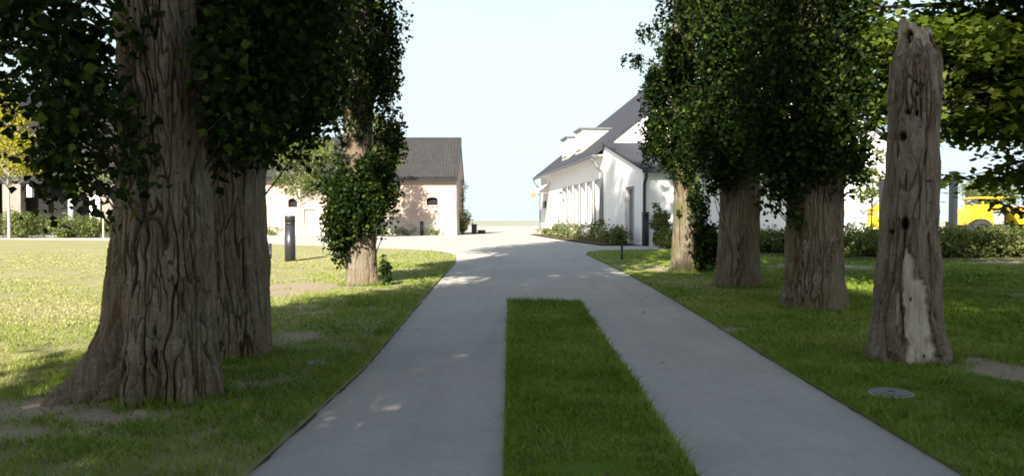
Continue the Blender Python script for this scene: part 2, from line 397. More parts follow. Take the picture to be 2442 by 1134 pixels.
def sheet(name, poly, off, mat, near=.3, far=2.5, skirt=0.0, kind='structure'):
    """a ground sheet that follows the terrain"""
    pts = []; n = len(poly)
    for i in range(n):                       # resample the outline
        a = Vector(poly[i]); bb = Vector(poly[(i + 1) % n]); L = (bb - a).length
        st = near if min(abs(a.y), abs(bb.y)) < 22 and abs(a.x) < 9 else far
        k = max(1, int(L / st))
        for j in range(k): pts.append(a + (bb - a) * (j / k))
    nb = len(pts); edges = [(i, (i + 1) % nb) for i in range(nb)]
    xs = [p[0] for p in poly]; ys = [p[1] for p in poly]
    gx = []
    def grid(x0, x1, y0, y1, st):
        X, Y = np.meshgrid(np.arange(max(x0, min(xs)), min(x1, max(xs)), st), np.arange(max(y0, min(ys)), min(y1, max(ys)), st))
        X = X.ravel() + rng.uniform(-.2, .2, X.size) * st; Y = Y.ravel() + rng.uniform(-.2, .2, Y.size) * st
        k = in_poly(poly, X, Y); X, Y = X[k], Y[k]
        k = edge_dist(poly, X, Y) > st * .3; return list(zip(X[k], Y[k]))
    gx += grid(-9, 9, 3.5, 22, near)
    gx += [p for p in grid(-300, 300, -60, 90, far) if not (-9 < p[0] < 9 and 3.5 < p[1] < 22)]
    co = pts + [Vector(p) for p in gx]
    r = delaunay_2d_cdt(co, edges, [], 1, 1e-5)
    V2 = np.array([(v.x, v.y) for v in r[0]]); T = np.array([f for f in r[2] if len(f) == 3])
    cen = V2[T].mean(axis=1); T = T[in_poly(poly, cen[:, 0], cen[:, 1])]
    a, b_, c_ = V2[T[:, 0]], V2[T[:, 1]], V2[T[:, 2]]
    area = (b_[:, 0] - a[:, 0]) * (c_[:, 1] - a[:, 1]) - (b_[:, 1] - a[:, 1]) * (c_[:, 0] - a[:, 0])
    T[area < 0] = T[area < 0][:, ::-1]
    z = gz(V2[:, 1]) + off
    if skirt:                                 # soft lumpy turf
        ed = edge_dist(poly, V2[:, 0], V2[:, 1]); lump = np.clip(ed / .5, 0, 1)
        z += lump * (.018 * perlin(V2[:, 0] * 1.3, V2[:, 1] * 1.3, 2.2) + .03 * perlin(V2[:, 0] * .3, V2[:, 1] * .3, 7.7) + .02)
    V = np.column_stack([V2, z])
    if skirt:
        nb0 = len(V); P2 = np.array([(p.x, p.y) for p in pts])
        top = np.column_stack([P2, gz(P2[:, 1]) + off]); bot = top.copy(); bot[:, 2] -= skirt
        V = np.vstack([V, top, bot]); i = np.arange(nb); j = (i + 1) % nb
        T = np.vstack([T, np.column_stack([nb0 + i, nb0 + nb + i, nb0 + nb + j]), np.column_stack([nb0 + i, nb0 + nb + j, nb0 + j])])
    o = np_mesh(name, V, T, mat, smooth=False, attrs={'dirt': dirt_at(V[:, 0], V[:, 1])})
    return tag(o, kind=kind)

def line_ext(a, b_, y):
    t = (y - a.y) / (b_.y - a.y); return (a.x + (b_.x - a.x) * t, y)
pl = [P(600, 1124), P(868, 880), P(1003, 720), P(1046, 670), P(1074, 640), P(1086, 624), P(1086, 614), P(1074, 606), P(1040, 599), P(960, 595), P(880, 592), P(640, 583), P(260, 575), P(0, 572.5)]
LAWN_L = [line_ext(pl[0], pl[2], -9)] + [(p.x, p.y) for p in pl] + [(-95, pl[-1].y + 4), (-95, -9)]
pr = [P(2290, 1130), P(2080, 1003), P(1880, 884), P(1700, 772), P(1560, 688), P(1470, 640), P(1420, 617), P(1398, 607), P(1402, 601), P(1440, 598), P(1540, 596)]
LAWN_R = [line_ext(pr[0], pr[3], -9)] + [(p.x, p.y) for p in pr] + [(15, 32.5), (16, 46), (60, 46), (60, -9)]
ps = [P(1200, 1134), P(1211, 720), P(1383, 722), P(1658, 1134)]
STRIP = [line_ext(ps[0], ps[1], -6)] + [(p.x, p.y) for p in ps] + [line_ext(ps[3], ps[2], -6)]

# the big ground sheet
ys_ = np.concatenate([np.linspace(-400, -10, 14), np.linspace(-8, 40, 25), np.linspace(44, 120, 12), np.linspace(150, 4000, 30)])
xs_ = np.concatenate([np.linspace(-3000, -120, 14), np.linspace(-100, 100, 21), np.linspace(120, 3000, 14)])
X, Y = np.meshgrid(xs_, ys_); V = np.column_stack([X.ravel(), Y.ravel(), (gz(np.maximum(Y, -30)) - .06 - np.clip((Y - 90) / 300, 0, 1) * .5).ravel()])
nx = len(xs_); I, J = np.meshgrid(np.arange(nx - 1), np.arange(len(ys_) - 1)); q = (J * nx + I).ravel()
tag(np_mesh('ground', V, np.column_stack([q, q + 1, q + nx + 1, q + nx]), M['ground'], smooth=True), kind='structure')
sheet('driveway', [(-95, -9), (40, -9), (40, 47), (16, 47), (16, 78), (-95, 78)], 0.0, M['concrete'], .8, 4)
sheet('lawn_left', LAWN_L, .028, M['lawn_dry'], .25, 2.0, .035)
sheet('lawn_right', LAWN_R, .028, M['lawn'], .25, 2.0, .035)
sheet('grass_strip', STRIP, .028, M['lawn_strip'], .2, 2.0, .035)

def edge_ribbon(name, pts, side, w0=.022):  # thin ragged dark ribbon along a lawn edge
    P_ = []
    for a, b_ in zip(pts[:-1], pts[1:]):
        a, b_ = Vector(a), Vector(b_); n = max(1, int((b_ - a).length / .08))
        P_ += [a + (b_ - a) * (j / n) for j in range(n)]
    P_ = np.array([(p.x, p.y) for p in P_]); d = np.gradient(P_, axis=0); d /= np.linalg.norm(d, axis=1)[:, None]; nrm = np.column_stack([-d[:, 1], d[:, 0]]) * side
    w = np.clip(w0 + .022 * perlin(P_[:, 0] * 3, P_[:, 1] * 3, 1.7) + .016 * perlin(P_[:, 0] * 11, P_[:, 1] * 11, 4.7), .003, .1)[:, None]
    z = gz(P_[:, 1]); n = len(P_)
    V = np.vstack([np.column_stack([P_ - nrm * .02, z + .008]), np.column_stack([P_ + nrm * w, z + .006])]); i = np.arange(n - 1)
    tag(np_mesh(name, V, np.column_stack([i, i + 1, n + i + 1, n + i]), M['soil']), kind='structure')
edge_ribbon('dark_edge', LAWN_L[1:9], -1, .014); edge_ribbon('dark_edge', LAWN_R[1:9], 1, .002)
# ------------------------------------------------------------------ grass blades
def blades(name, poly, zones, label, dry=lambda x, y: 0 * x):
    Vs, Fs, R = [], [], []; nv = 0
    for (x0, x1, y0, y1, dens, h, w) in zones:
        n = int((x1 - x0) * (y1 - y0) * dens)
        x = rng.uniform(x0, x1, n); y = rng.uniform(y0, y1, n)
        # only where the viewer (and a step aside) can see
        k = in_poly(poly, x, y) & (np.abs(x) < .72 * y + 1.2); x, y = x[k], y[k]
        ed = edge_dist(poly, x, y)
        dd = dirt_at(x, y) + .55 * perlin(x * 2.2, y * 2.2, 1.1)
        cl = perlin(x * 3.5, y * 3.5, 5.5)
        k = (rng.uniform(0, 1, len(x)) > np.clip(dd * 2.2 - .75, 0, .98)) & (cl > rng.uniform(-1.4, .1, len(x))); x, y, ed, cl = x[k], y[k], ed[k], cl[k]
        if y1 > 20: k = rng.uniform(0, 1, len(x)) < np.clip((y1 - y) / 14, 0, 1); x, y, ed, cl = x[k], y[k], ed[k], cl[k]
        for (cp, cr_) in CLEAR: k = np.hypot(x - cp.x, y - cp.y) > cr_ * rng.uniform(.75, 1.15, len(x)); x, y, ed, cl = x[k], y[k], ed[k], cl[k]
        n = len(x)
        z = gz(y) + .026 + np.clip(ed / .5, 0, 1) * .02
        hh = h * rng.uniform(.55, 1.35, n) * (1 + .55 * np.clip(cl, -.6, 1)) * (1 - 1.1 * np.clip(dry(x, y), 0, .5)) * np.where(ed < .12, 1.35, 1)
        ang = rng.uniform(0, 2 * np.pi, n); lean = rng.uniform(.3, 1.5, n) * hh; la = rng.uniform(0, 2 * np.pi, n)
        ww = w * rng.uniform(.7, 1.4, n)
        bx, by = np.cos(ang) * ww / 2, np.sin(ang) * ww / 2
        tx, ty = np.cos(la) * lean, np.sin(la) * lean
        v = np.empty((n, 5, 3))
        v[:, 0] = np.column_stack([x - bx, y - by, z]); v[:, 1] = np.column_stack([x + bx, y + by, z])
        v[:, 2] = np.column_stack([x + bx * .8 + tx * .35, y + by * .8 + ty * .35, z + hh * .6]); v[:, 3] = np.column_stack([x - bx * .8 + tx * .35, y - by * .8 + ty * .35, z + hh * .6])
        v[:, 4] = np.column_stack([x + tx, y + ty, z + hh])
        b0 = nv + np.arange(n) * 5
        Fs.append(np.column_stack([b0, b0 + 1, b0 + 2])); Fs.append(np.column_stack([b0, b0 + 2, b0 + 3])); Fs.append(np.column_stack([b0 + 3, b0 + 2, b0 + 4]))
        r = np.clip(.36 + .25 * perlin(x * 1.1, y * 1.1, 9.1) + .3 * perlin(x * .35, y * .35, 3.1) + rng.normal(0, .17, n) + dry(x, y), 0, 1)
        Vs.append(v.reshape(-1, 3)); R.append(np.repeat(r, 5)); nv += n * 5
    o = np_mesh(name, np.vstack(Vs), np.vstack(Fs), M['blade'], attrs={'rnd': np.concatenate(R)})
    tag(o, label, 'grass', kind='stuff')
blades('grass', LAWN_L, [(-7, 0, 4.2, 9, 2600, .055, .007), (-9, 0, 9, 15, 900, .06, .011), (-18, 0, 15, 31, 330, .055, .02)], 'grass of the left lawn beside the drive', lambda x, y: .38 * np.clip((-x - 3.6) / 2.0, 0, 1) + .12 * np.clip((y - 9) / 8, 0, 1))
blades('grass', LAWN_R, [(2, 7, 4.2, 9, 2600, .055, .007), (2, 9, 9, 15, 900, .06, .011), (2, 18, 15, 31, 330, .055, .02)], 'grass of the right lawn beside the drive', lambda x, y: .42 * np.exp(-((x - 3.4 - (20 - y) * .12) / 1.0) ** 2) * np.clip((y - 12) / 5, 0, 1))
blades('grass', STRIP, [(-1, 3, 4.0, 9, 3600, .05, .007), (-1, 3, 9, 15, 1500, .055, .010)], 'grass of the strip between the wheel lanes')

# ------------------------------------------------------------------ foliage
def leaf_mesh(name, C, S, mat, parent, droop=.35, shape=0, seed=1, tone=None, flat=0.0, loc0=(0, 0, 0)):
    """C centres (N,3), S sizes (N): folded leaf blades, each at its own angle"""
    r = np.random.default_rng(seed); n = len(C)
    d = r.normal(size=(n, 3)); d[:, 2] -= droop * 1.6; d[:, 2] *= (1 - flat); d /= np.linalg.norm(d, axis=1)[:, None]
    q = r.normal(size=(n, 3)); q[:, 2] += flat * 5; s = np.cross(d, q); s /= np.linalg.norm(s, axis=1)[:, None]; nn = np.cross(s, d)
    if shape == 0:      # rhombic poplar leaf
        L = np.array([(0, 0, 0), (.46, .36, .10), (0, 1, -.05), (-.46, .36, .10)]); T = np.array([(0, 1, 2), (0, 2, 3)])
    elif shape == 1:    # lobed leaf
        L = np.array([(0, 0, 0), (.55, .18, .08), (.34, .5, .02), (.5, .85, -.06), (0, 1.05, -.12), (-.5, .85, -.06), (-.34, .5, .02), (-.55, .18, .08)])
        T = np.array([(0, 1, 2), (0, 2, 6), (0, 6, 7), (2, 3, 4), (2, 4, 6), (6, 4, 5)])
    else:               # narrow blade
        L = np.array([(0, 0, 0), (.14, .45, .03), (0, 1, -.08), (-.14, .45, .03)]); T = np.array([(0, 1, 2), (0, 2, 3)])
    S = S * r.uniform(.5, 1.45, n)
    V = (C[:, None, :] + S[:, None, None] * (L[None, :, 0:1] * s[:, None, :] + (L[None, :, 1:2] - .4) * d[:, None, :] + L[None, :, 2:3] * nn[:, None, :]))
    k = len(L); Fc = (np.arange(n)[:, None, None] * k + T[None]).reshape(-1, 3)
    rv = np.clip(r.beta(2, 2.4, n) + (0 if tone is None else tone), 0, 1)
    o = np_mesh(name, V.reshape(-1, 3), Fc, mat, parent, attrs={'rnd': np.repeat(rv, k)})
    o['kind'] = 'stuff'; return o
def clumps(vols, seed, vert=(1, 1, .8)):
    """vols: (x,y,z, rx,ry,rz, clumps, clump radius, leaves per clump, leaf size) -> centres, sizes, clump centres"""
    r = np.random.default_rng(seed); C, S, K, T = [], [], [], []
    for (x, y, z, rx, ry, rz, nc, cr, nl, ls) in vols:
        u = r.normal(size=(nc, 3)); u /= np.linalg.norm(u, axis=1)[:, None]; u *= (r.uniform(.05, 1, nc) ** .45)[:, None]
        c = u * np.array([rx, ry, rz]) + np.array([x, y, z]); K.append(c)
        for cc in c:
            k = int(nl * r.uniform(.55, 1.4)); e = np.clip(r.normal(size=(k, 3)), -1.9, 1.9) * cr * r.uniform(.35, .62) * np.array(vert)
            C.append(cc + e); S.append(np.full(k, ls)); T.append(np.full(k, r.normal(0, .12)))
    return np.vstack(C), np.concatenate(S), np.vstack(K), np.concatenate(T)
def trunk_mesh(name, parent, mat, prof, zs, nth, lobes, bark, fx, fz, depth, seed, path=lambda z: (0 * z, 0 * z), extra=None, moss=None, top_cap=True):
    """furrowed trunk: prof(z) radius; lobes (angle, width, reach, height) root flares; bark furrows are real relief"""
    th = np.linspace(0, 2 * np.pi, nth, endpoint=False); TH, Z = np.meshgrid(th, zs)
    R = prof(Z)
    for (a, w, reach, hgt) in lobes:
        dd = np.angle(np.exp(1j * (TH - a))); R = R + reach * np.exp(-(dd / w) ** 2) * np.exp(-np.maximum(Z, 0) / hgt)
    cx, cy = np.cos(TH), np.sin(TH); r0 = prof(Z)
    o1 = seed * 13.7
    wx = perlin(cx * r0 * 2.0 + o1, cy * r0 * 2.0, Z * .7) * .045 + perlin(cx * r0 * 7 + o1, cy * r0 * 7, Z * 5.5) * .014
    ux, uy = cx * r0 + wx, cy * r0 - wx
    n1 = np.abs(perlin(ux * fx + o1, uy * fx + 3.1, Z * fz + o1)); n2 = np.abs(perlin(ux * fx * 2.2 + o1, uy * fx * 2.2, Z * fz * 3.2 + 5))
    n3 = perlin(ux * 34, uy * 34, Z * 22 + o1); n4 = perlin(cx * r0 * 3 + o1, cy * r0 * 3, Z * .8); n5 = perlin(ux * fx * .8 + 7, uy * fx * .8, Z * fz * 3 + o1); n6 = perlin(ux * 60, uy * 60, Z * 50)
    n7 = perlin(cx * r0 * 2.6 + 31, cy * r0 * 2.6, Z * 1.3 + o1); n8 = perlin(cx * r0 * 4 + 11, cy * r0 * 4, Z * 2.1 + o1)
    n1 = np.where(n8 > .12, np.minimum(n1, np.abs(perlin(ux * fx * 1.5 + 9, uy * fx * 1.5, Z * fz * 2.0))), n1)
    depth = depth * np.clip(1 + 1.3 * n7, .35, 1.6)
    fur = np.clip(n1 / (.13 + .05 * n8), 0, 1) ** .75; fur2 = np.clip(n2 / .12, 0, 1)
    dz = depth * (fur - .85) + depth * .28 * (fur2 - .75) * fur + depth * .28 * n5 + .006 * n3 + .004 * n6 + .05 * r0 * n4
    at_ = {}
    if extra is not None: R, dz, at_ = extra(TH, Z, R, dz)
    R = np.maximum(R + dz * bark, .01)
    px_, py_ = path(Z)
    V = np.column_stack([(px_ + R * cx).ravel(), (py_ + R * cy).ravel(), Z.ravel()])
    nz = len(zs); I, J = np.meshgrid(np.arange(nth), np.arange(nz - 1)); I2 = (I + 1) % nth
    Fc = np.column_stack([(J * nth + I).ravel(), (J * nth + I2).ravel(), ((J + 1) * nth + I2).ravel(), ((J + 1) * nth + I).ravel()])
    at_ = {k: v_.ravel() for k, v_ in at_.items()}
    if 'moss' not in at_: at_['moss'] = (moss(TH, Z) if moss is not None else 0 * Z).ravel()
    return np_mesh(name, V, Fc, mat, parent, smooth=True, attrs=at_)

def poplar(px, py, r1, H, lobes, vols, label, seed, det=(200, 220), zdet=5.5, lean=(0, 0), taper=.035, fx=9, fz=1.1, depth=.035,
           upper=True, group='poplars along the drive', pts=None, loc=None, moss=None, twigs=True, leaf=.07, up_r=2.3):
    base = P(px, py) if loc is None else Vector(loc)
    if loc is None:
        k = 1 + r1 * .75 / base.y; base.x *= k; base.y *= k; base.z = float(gz(base.y))
    root = empty('poplar_tree', base, 0, label, 'tree', group)
    prof = lambda z: np.maximum(r1 * (1.12 - taper * z * 1.6 + .10 * np.exp(-np.maximum(z, 0) / .5)), .06)
    if pts is not None: prof = lambda z: np.interp(z, pts[0], pts[1])
    zs = np.concatenate([np.linspace(-.12, zdet, det[1]), np.linspace(zdet + .25, H * .86, 16)])
    path = lambda z: (lean[0] * z + .05 * np.sin(z * .8 + seed) * np.clip(z / 3, 0, 1), lean[1] * z)
    trunk_mesh('trunk', root, M['bark'], prof, zs, det[0], lobes, 1.0, fx, fz, depth, seed, path, moss=moss)
    r = np.random.default_rng(seed); mb = MB(); C, S, T = [], [], []
    if vols:
        c, s, k, t = clumps(vols, seed, (.72, .72, 1.35)); C.append(c); S.append(s); T.append(t)
        if twigs:
            for q in k:
                zb = max(.3, q[2] - r.uniform(.2, .9)); ang = math.atan2(q[1], q[0]); rr = float(prof(np.array(zb))) * .9
                a = Vector((rr * math.cos(ang) + lean[0] * zb, rr * math.sin(ang) + lean[1] * zb, zb)); e = Vector(q)
                mid = (a + e) / 2 + Vector((r.normal(0, .06), r.normal(0, .06), .08))
                mb.tube([a, mid, e], [.011, .008, .004], 5, False)
    if upper:
        nb = 9
        for i in range(nb):
            a = i * 2.4 + seed; zb = H * (.24 + .5 * i / nb); L = (H - zb) * .42; rr = up_r * r.uniform(.6, 1)
            p0 = Vector((0, 0, zb)); p1 = Vector((rr * .5 * math.cos(a), rr * .5 * math.sin(a), zb + L * .45)); p2 = Vector((rr * math.cos(a), rr * math.sin(a), zb + L))
            mb.tube([p0, p1, p2], [.12, .08, .02], 6, False)
        uv = []
        for i in range(12):
            z = 9.3 + (H - 9.6) * i / 11; w = up_r * (1.0 - .75 * max(0, (i - 5) / 7) ** 1.5)
            uv.append((0, 0, z, w, w, (H - 8) / 13, 42, .95, 30, .27))
        c, s, k, t = clumps(uv, seed + 50); C.append(c); S.append(s); T.append(t)
    if C:
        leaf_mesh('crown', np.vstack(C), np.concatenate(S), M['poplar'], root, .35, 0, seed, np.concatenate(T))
    if mb.v: mb.build('branches', M['twig'], root)
    return root, prof

PI = math.pi
# the massive poplar at the left
def moss1(TH, Z): return np.clip(np.cos(TH - 2.6), 0, 1) * .35
V1 = [(.72, .0, 2.9, .25, .4, .9, 18, .34, 130, .075), (.55, .5, 2.6, .4, .4, .5, 14, .34, 120, .075), (-.15, -.55, 2.15, .35, .25, .45, 7, .30, 60, .075),      # shoots on the trunk front
      (.05, -.42, 3.15, .2, .15, .25, 3, .2, 34, .07),
      (-.75, -.1, 3.0, .35, .6, .9, 15, .40, 110, .078), (-1.25, .0, 3.25, .55, .7, .75, 13, .36, 80, .08),
      (-.75, .3, 2.15, .35, .5, .35, 9, .34, 80, .075), (-1.65, .1, 3.7, .5, .7, .5, 6, .36, 60, .08),
      (.95, .5, 3.3, .5, .5, .9, 18, .42, 130, .075), (.3, .8, 3.9, 1.2, .8, .9, 26, .5, 120, .075), (-.2, 0, 4.9, 1.8, 1.8, 1.0, 40, .6, 90, .09)]
poplar(388, 978, .435, 23, [(-2.78, .19, .60, .34), (-2.22, .14, -.24, .7), (-1.72, .2, .12, .4), (-1.22, .12, -.10, .6), (-.72, .24, .13, .35), (-.1, .25, .16, .35), (.9, .3, .15, .3), (2.0, .4, .2, .3)],
       V1, 'massive poplar with deeply furrowed bark and spreading root, nearest tree on the left', 1, (520, 460), 4.6, (.0, .01), .026, 12.5, .9, .098, moss=moss1, pts=([-.2, 0, 1, 2, 3, 4.5, 12, 20], [.43, .42, .405, .355, .31, .275, .2, .06]))
# second poplar, just behind it
V2 = [(.3, 0, 3.1, 1.05, .9, .8, 14, .15, 26, .07), (.1, -.5, 3.3, .7, .35, .8, 26, .4, 150, .075), (-.5, -.5, 3.4, .4, .3, .9, 16, .4, 130, .075), (.45, -.1, 3.35, .6, .6, .85, 40, .4, 150, .072), (.75, 0, 3.15, .35, .5, .55, 18, .32, 120, .07), (.4, .3, 2.75, .45, .5, .4, 16, .34, 110, .07),
      (-.5, 0, 3.4, .7, .8, 1.0, 26, .45, 130, .072), (.2, -.35, 2.75, .4, .3, .5, 14, .33, 120, .07), (.75, .1, 3.8, .35, .5, .5, 14, .36, 120, .07), (-.1, 0, 5.0, 1.1, 1.4, 1.0, 46, .5, 110, .085)]
poplar(566, 868, .295, 22, [(PI, .3, .1, .3), (-.3, .4, .10, .4), (-1.4, .3, .08, .3)], V2, 'dark poplar close behind the massive left poplar, its crown hanging low', 2,
       (320, 320), 4.8, (.004, 0), .022, 13, .95, .05, moss=lambda TH, Z: np.clip(np.cos(TH - 3.4), 0, 1))
# third, wrapped in shoots
V3 = [(-.05, 0, 1.8, .78, .6, 1.0, 18, .15, 22, .07), (0, 0, 3.4, .62, .5, .9, 14, .15, 24, .07), (0, 0, 4.9, .95, .8, 1.1, 18, .16, 26, .07), (.0, -.3, 3.45, .28, .15, .35, 9, .2, 50, .07), (-.3, -.3, 1.35, .4, .3, .6, 16, .28, 110, .072), (.3, -.3, 2.0, .35, .3, .6, 12, .28, 100, .072), (0, -.4, 4.5, .4, .2, .7, 14, .28, 90, .072), (-.32, -.2, 1.55, .42, .45, .75, 40, .30, 130, .072), (.35, -.1, 2.0, .34, .45, .65, 30, .30, 120, .072), (-.42, 0, 2.2, .36, .45, .5, 22, .30, 110, .072),
      (0, -.4, 1.8, .45, .3, .65, 24, .30, 110, .072), (.62, .1, 2.9, .2, .35, .75, 18, .26, 80, .07), (-.42, -.2, .95, .22, .3, .3, 9, .24, 80, .07),
      (.5, -.1, .42, .18, .2, .12, 4, .16, 40, .07), (.32, 0, 4.7, .38, .6, .9, 34, .32, 110, .075), (-.5, 0, 4.4, .55, .7, .9, 36, .36, 120, .075),
      (.62, 0, 5.2, .25, .4, .6, 10, .28, 60, .075), (-.1, 0, 6.1, .9, 1.0, .9, 44, .42, 110, .08), (-.75, .2, 3.6, .35, .4, .3, 8, .3, 60, .075)]
poplar(864, 688, .27, 21, [(PI * 1.2, .35, .06, .3), (-.4, .35, .08, .3)], V3, 'slim poplar wrapped in leafy shoots beside the curve of the drive', 3,
       (150, 240), 6.5, (-.012, 0), .018, 14, 1.0, .036)
# right-hand row
V5 = [(-.1, 0, 3.3, 1.05, .9, 1.3, 22, .16, 26, .075), (-.42, -.35, 1.75, .12, .1, .35, 4, .16, 36, .07), (-.35, -.5, 2.45, .45, .22, .45, 14, .3, 90, .075), (.3, -.48, 2.55, .4, .2, .4, 12, .3, 90, .075), (-.5, -.2, 3.6, .8, .8, 1.2, 46, .42, 120, .075), (.2, -.5, 3.5, .7, .3, 1.2, 30, .4, 110, .075), (-.75, -.3, 2.55, .4, .4, .55, 14, .32, 80, .075),
      (.4, 0, 3.8, .35, .5, .9, 20, .32, 110, .075), (.62, .1, 2.45, .16, .3, .45, 6, .26, 60, .07), (-.7, -.2, 2.1, .25, .3, .35, 9, .24, 60, .075), (-.3, -.6, 3.1, .5, .2, .5, 12, .3, 70, .078), (-.15, 0, 5.2, 1.0, 1.3, 1.2, 46, .45, 110, .085)]
poplar(1940, 748, .395, 22, [(-.2, .4, .12, .35), (PI, .4, .08, .3), (-1.2, .3, .10, .3), (-2.2, .3, .06, .3)], V5,
       'thick mossy poplar between the bare broken trunk and the next poplar', 5, (300, 320), 4.8, (.004, 0), .026, 12.5, .9, .058,
       moss=lambda TH, Z: np.clip(np.cos(TH - 3.7), 0, 1))
V6 = [(-.1, 0, 3.7, 1.1, .9, 1.5, 20, .16, 26, .075), (-.3, -.5, 5.3, .8, .4, .9, 30, .4, 100, .08), (0, -.45, 2.75, .6, .25, .4, 16, .3, 90, .075), (-.75, -.1, 3.2, .4, .5, .7, 16, .36, 90, .075), (-.3, -.2, 3.9, .75, .8, 1.5, 50, .36, 110, .078), (-.35, -.3, 2.7, .5, .4, .5, 16, .34, 90, .075), (.42, 0, 3.6, .5, .7, 1.3, 30, .38, 110, .075), (0, -.6, 3.8, .7, .3, 1.2, 22, .36, 90, .08),
      (0, 0, 6.0, 1.2, 1.5, 1.2, 50, .5, 110, .085), (-.45, -.3, 2.25, .25, .25, .3, 7, .22, 60, .075)]
poplar(1760, 692, .365, 23, [(-.2, .4, .08, .3), (PI, .4, .10, .3), (-1.5, .3, .06, .3)], V6, 'grey poplar in the middle of the right row, clear of leaves to head height', 6, (260, 300), 5.4, (.0, 0), .03, 13, .95, .05)
V7 = [(-.15, 0, 4.4, 1.05, .9, 1.9, 26, .17, 26, .08), (.2, 0, 1.6, .5, .5, 1.2, 10, .14, 22, .07), (0, -.3, 2.2, .2, .1, .35, 7, .18, 50, .07), (-.82, -.1, 4.5, .22, .4, .6, 16, .26, 90, .078), (0, -.4, 3.0, .45, .25, .4, 12, .28, 80, .075), (.05, -.5, 4.2, .5, .3, 1.2, 24, .32, 90, .08), (-.2, -.2, 4.3, .42, .7, 1.8, 46, .32, 100, .08), (.45, 0, 4.5, .55, .7, 1.8, 40, .36, 110, .08), (-.78, -.1, 3.55, .3, .5, .75, 26, .3, 100, .08), (-.42, -.2, 2.7, .18, .3, .35, 7, .22, 60, .075),
      (.42, -.25, .75, .30, .32, .6, 26, .26, 120, .07), (.25, -.3, 1.75, .2, .2, .6, 12, .24, 80, .07), (-1.25, 0, 5.3, .36, .3, .12, 6, .15, 24, .075), (-.9, 0, 6.1, .3, .3, .2, 6, .2, 36, .075),
      (-.45, -.3, 5.4, .25, .4, .8, 12, .26, 70, .08), (0, 0, 6.9, .75, 1.0, 1.1, 46, .4, 100, .085)]
poplar(1632, 652, .27, 22, [(-.2, .4, .05, .3), (PI, .4, .05, .3)], V7, 'slender poplar with a leafy bush at its foot, nearest the white house', 7, (140, 220), 6.6, (-.004, 0), .016, 13, 1.0, .036,
       moss=lambda TH, Z: .9 + 0 * Z)

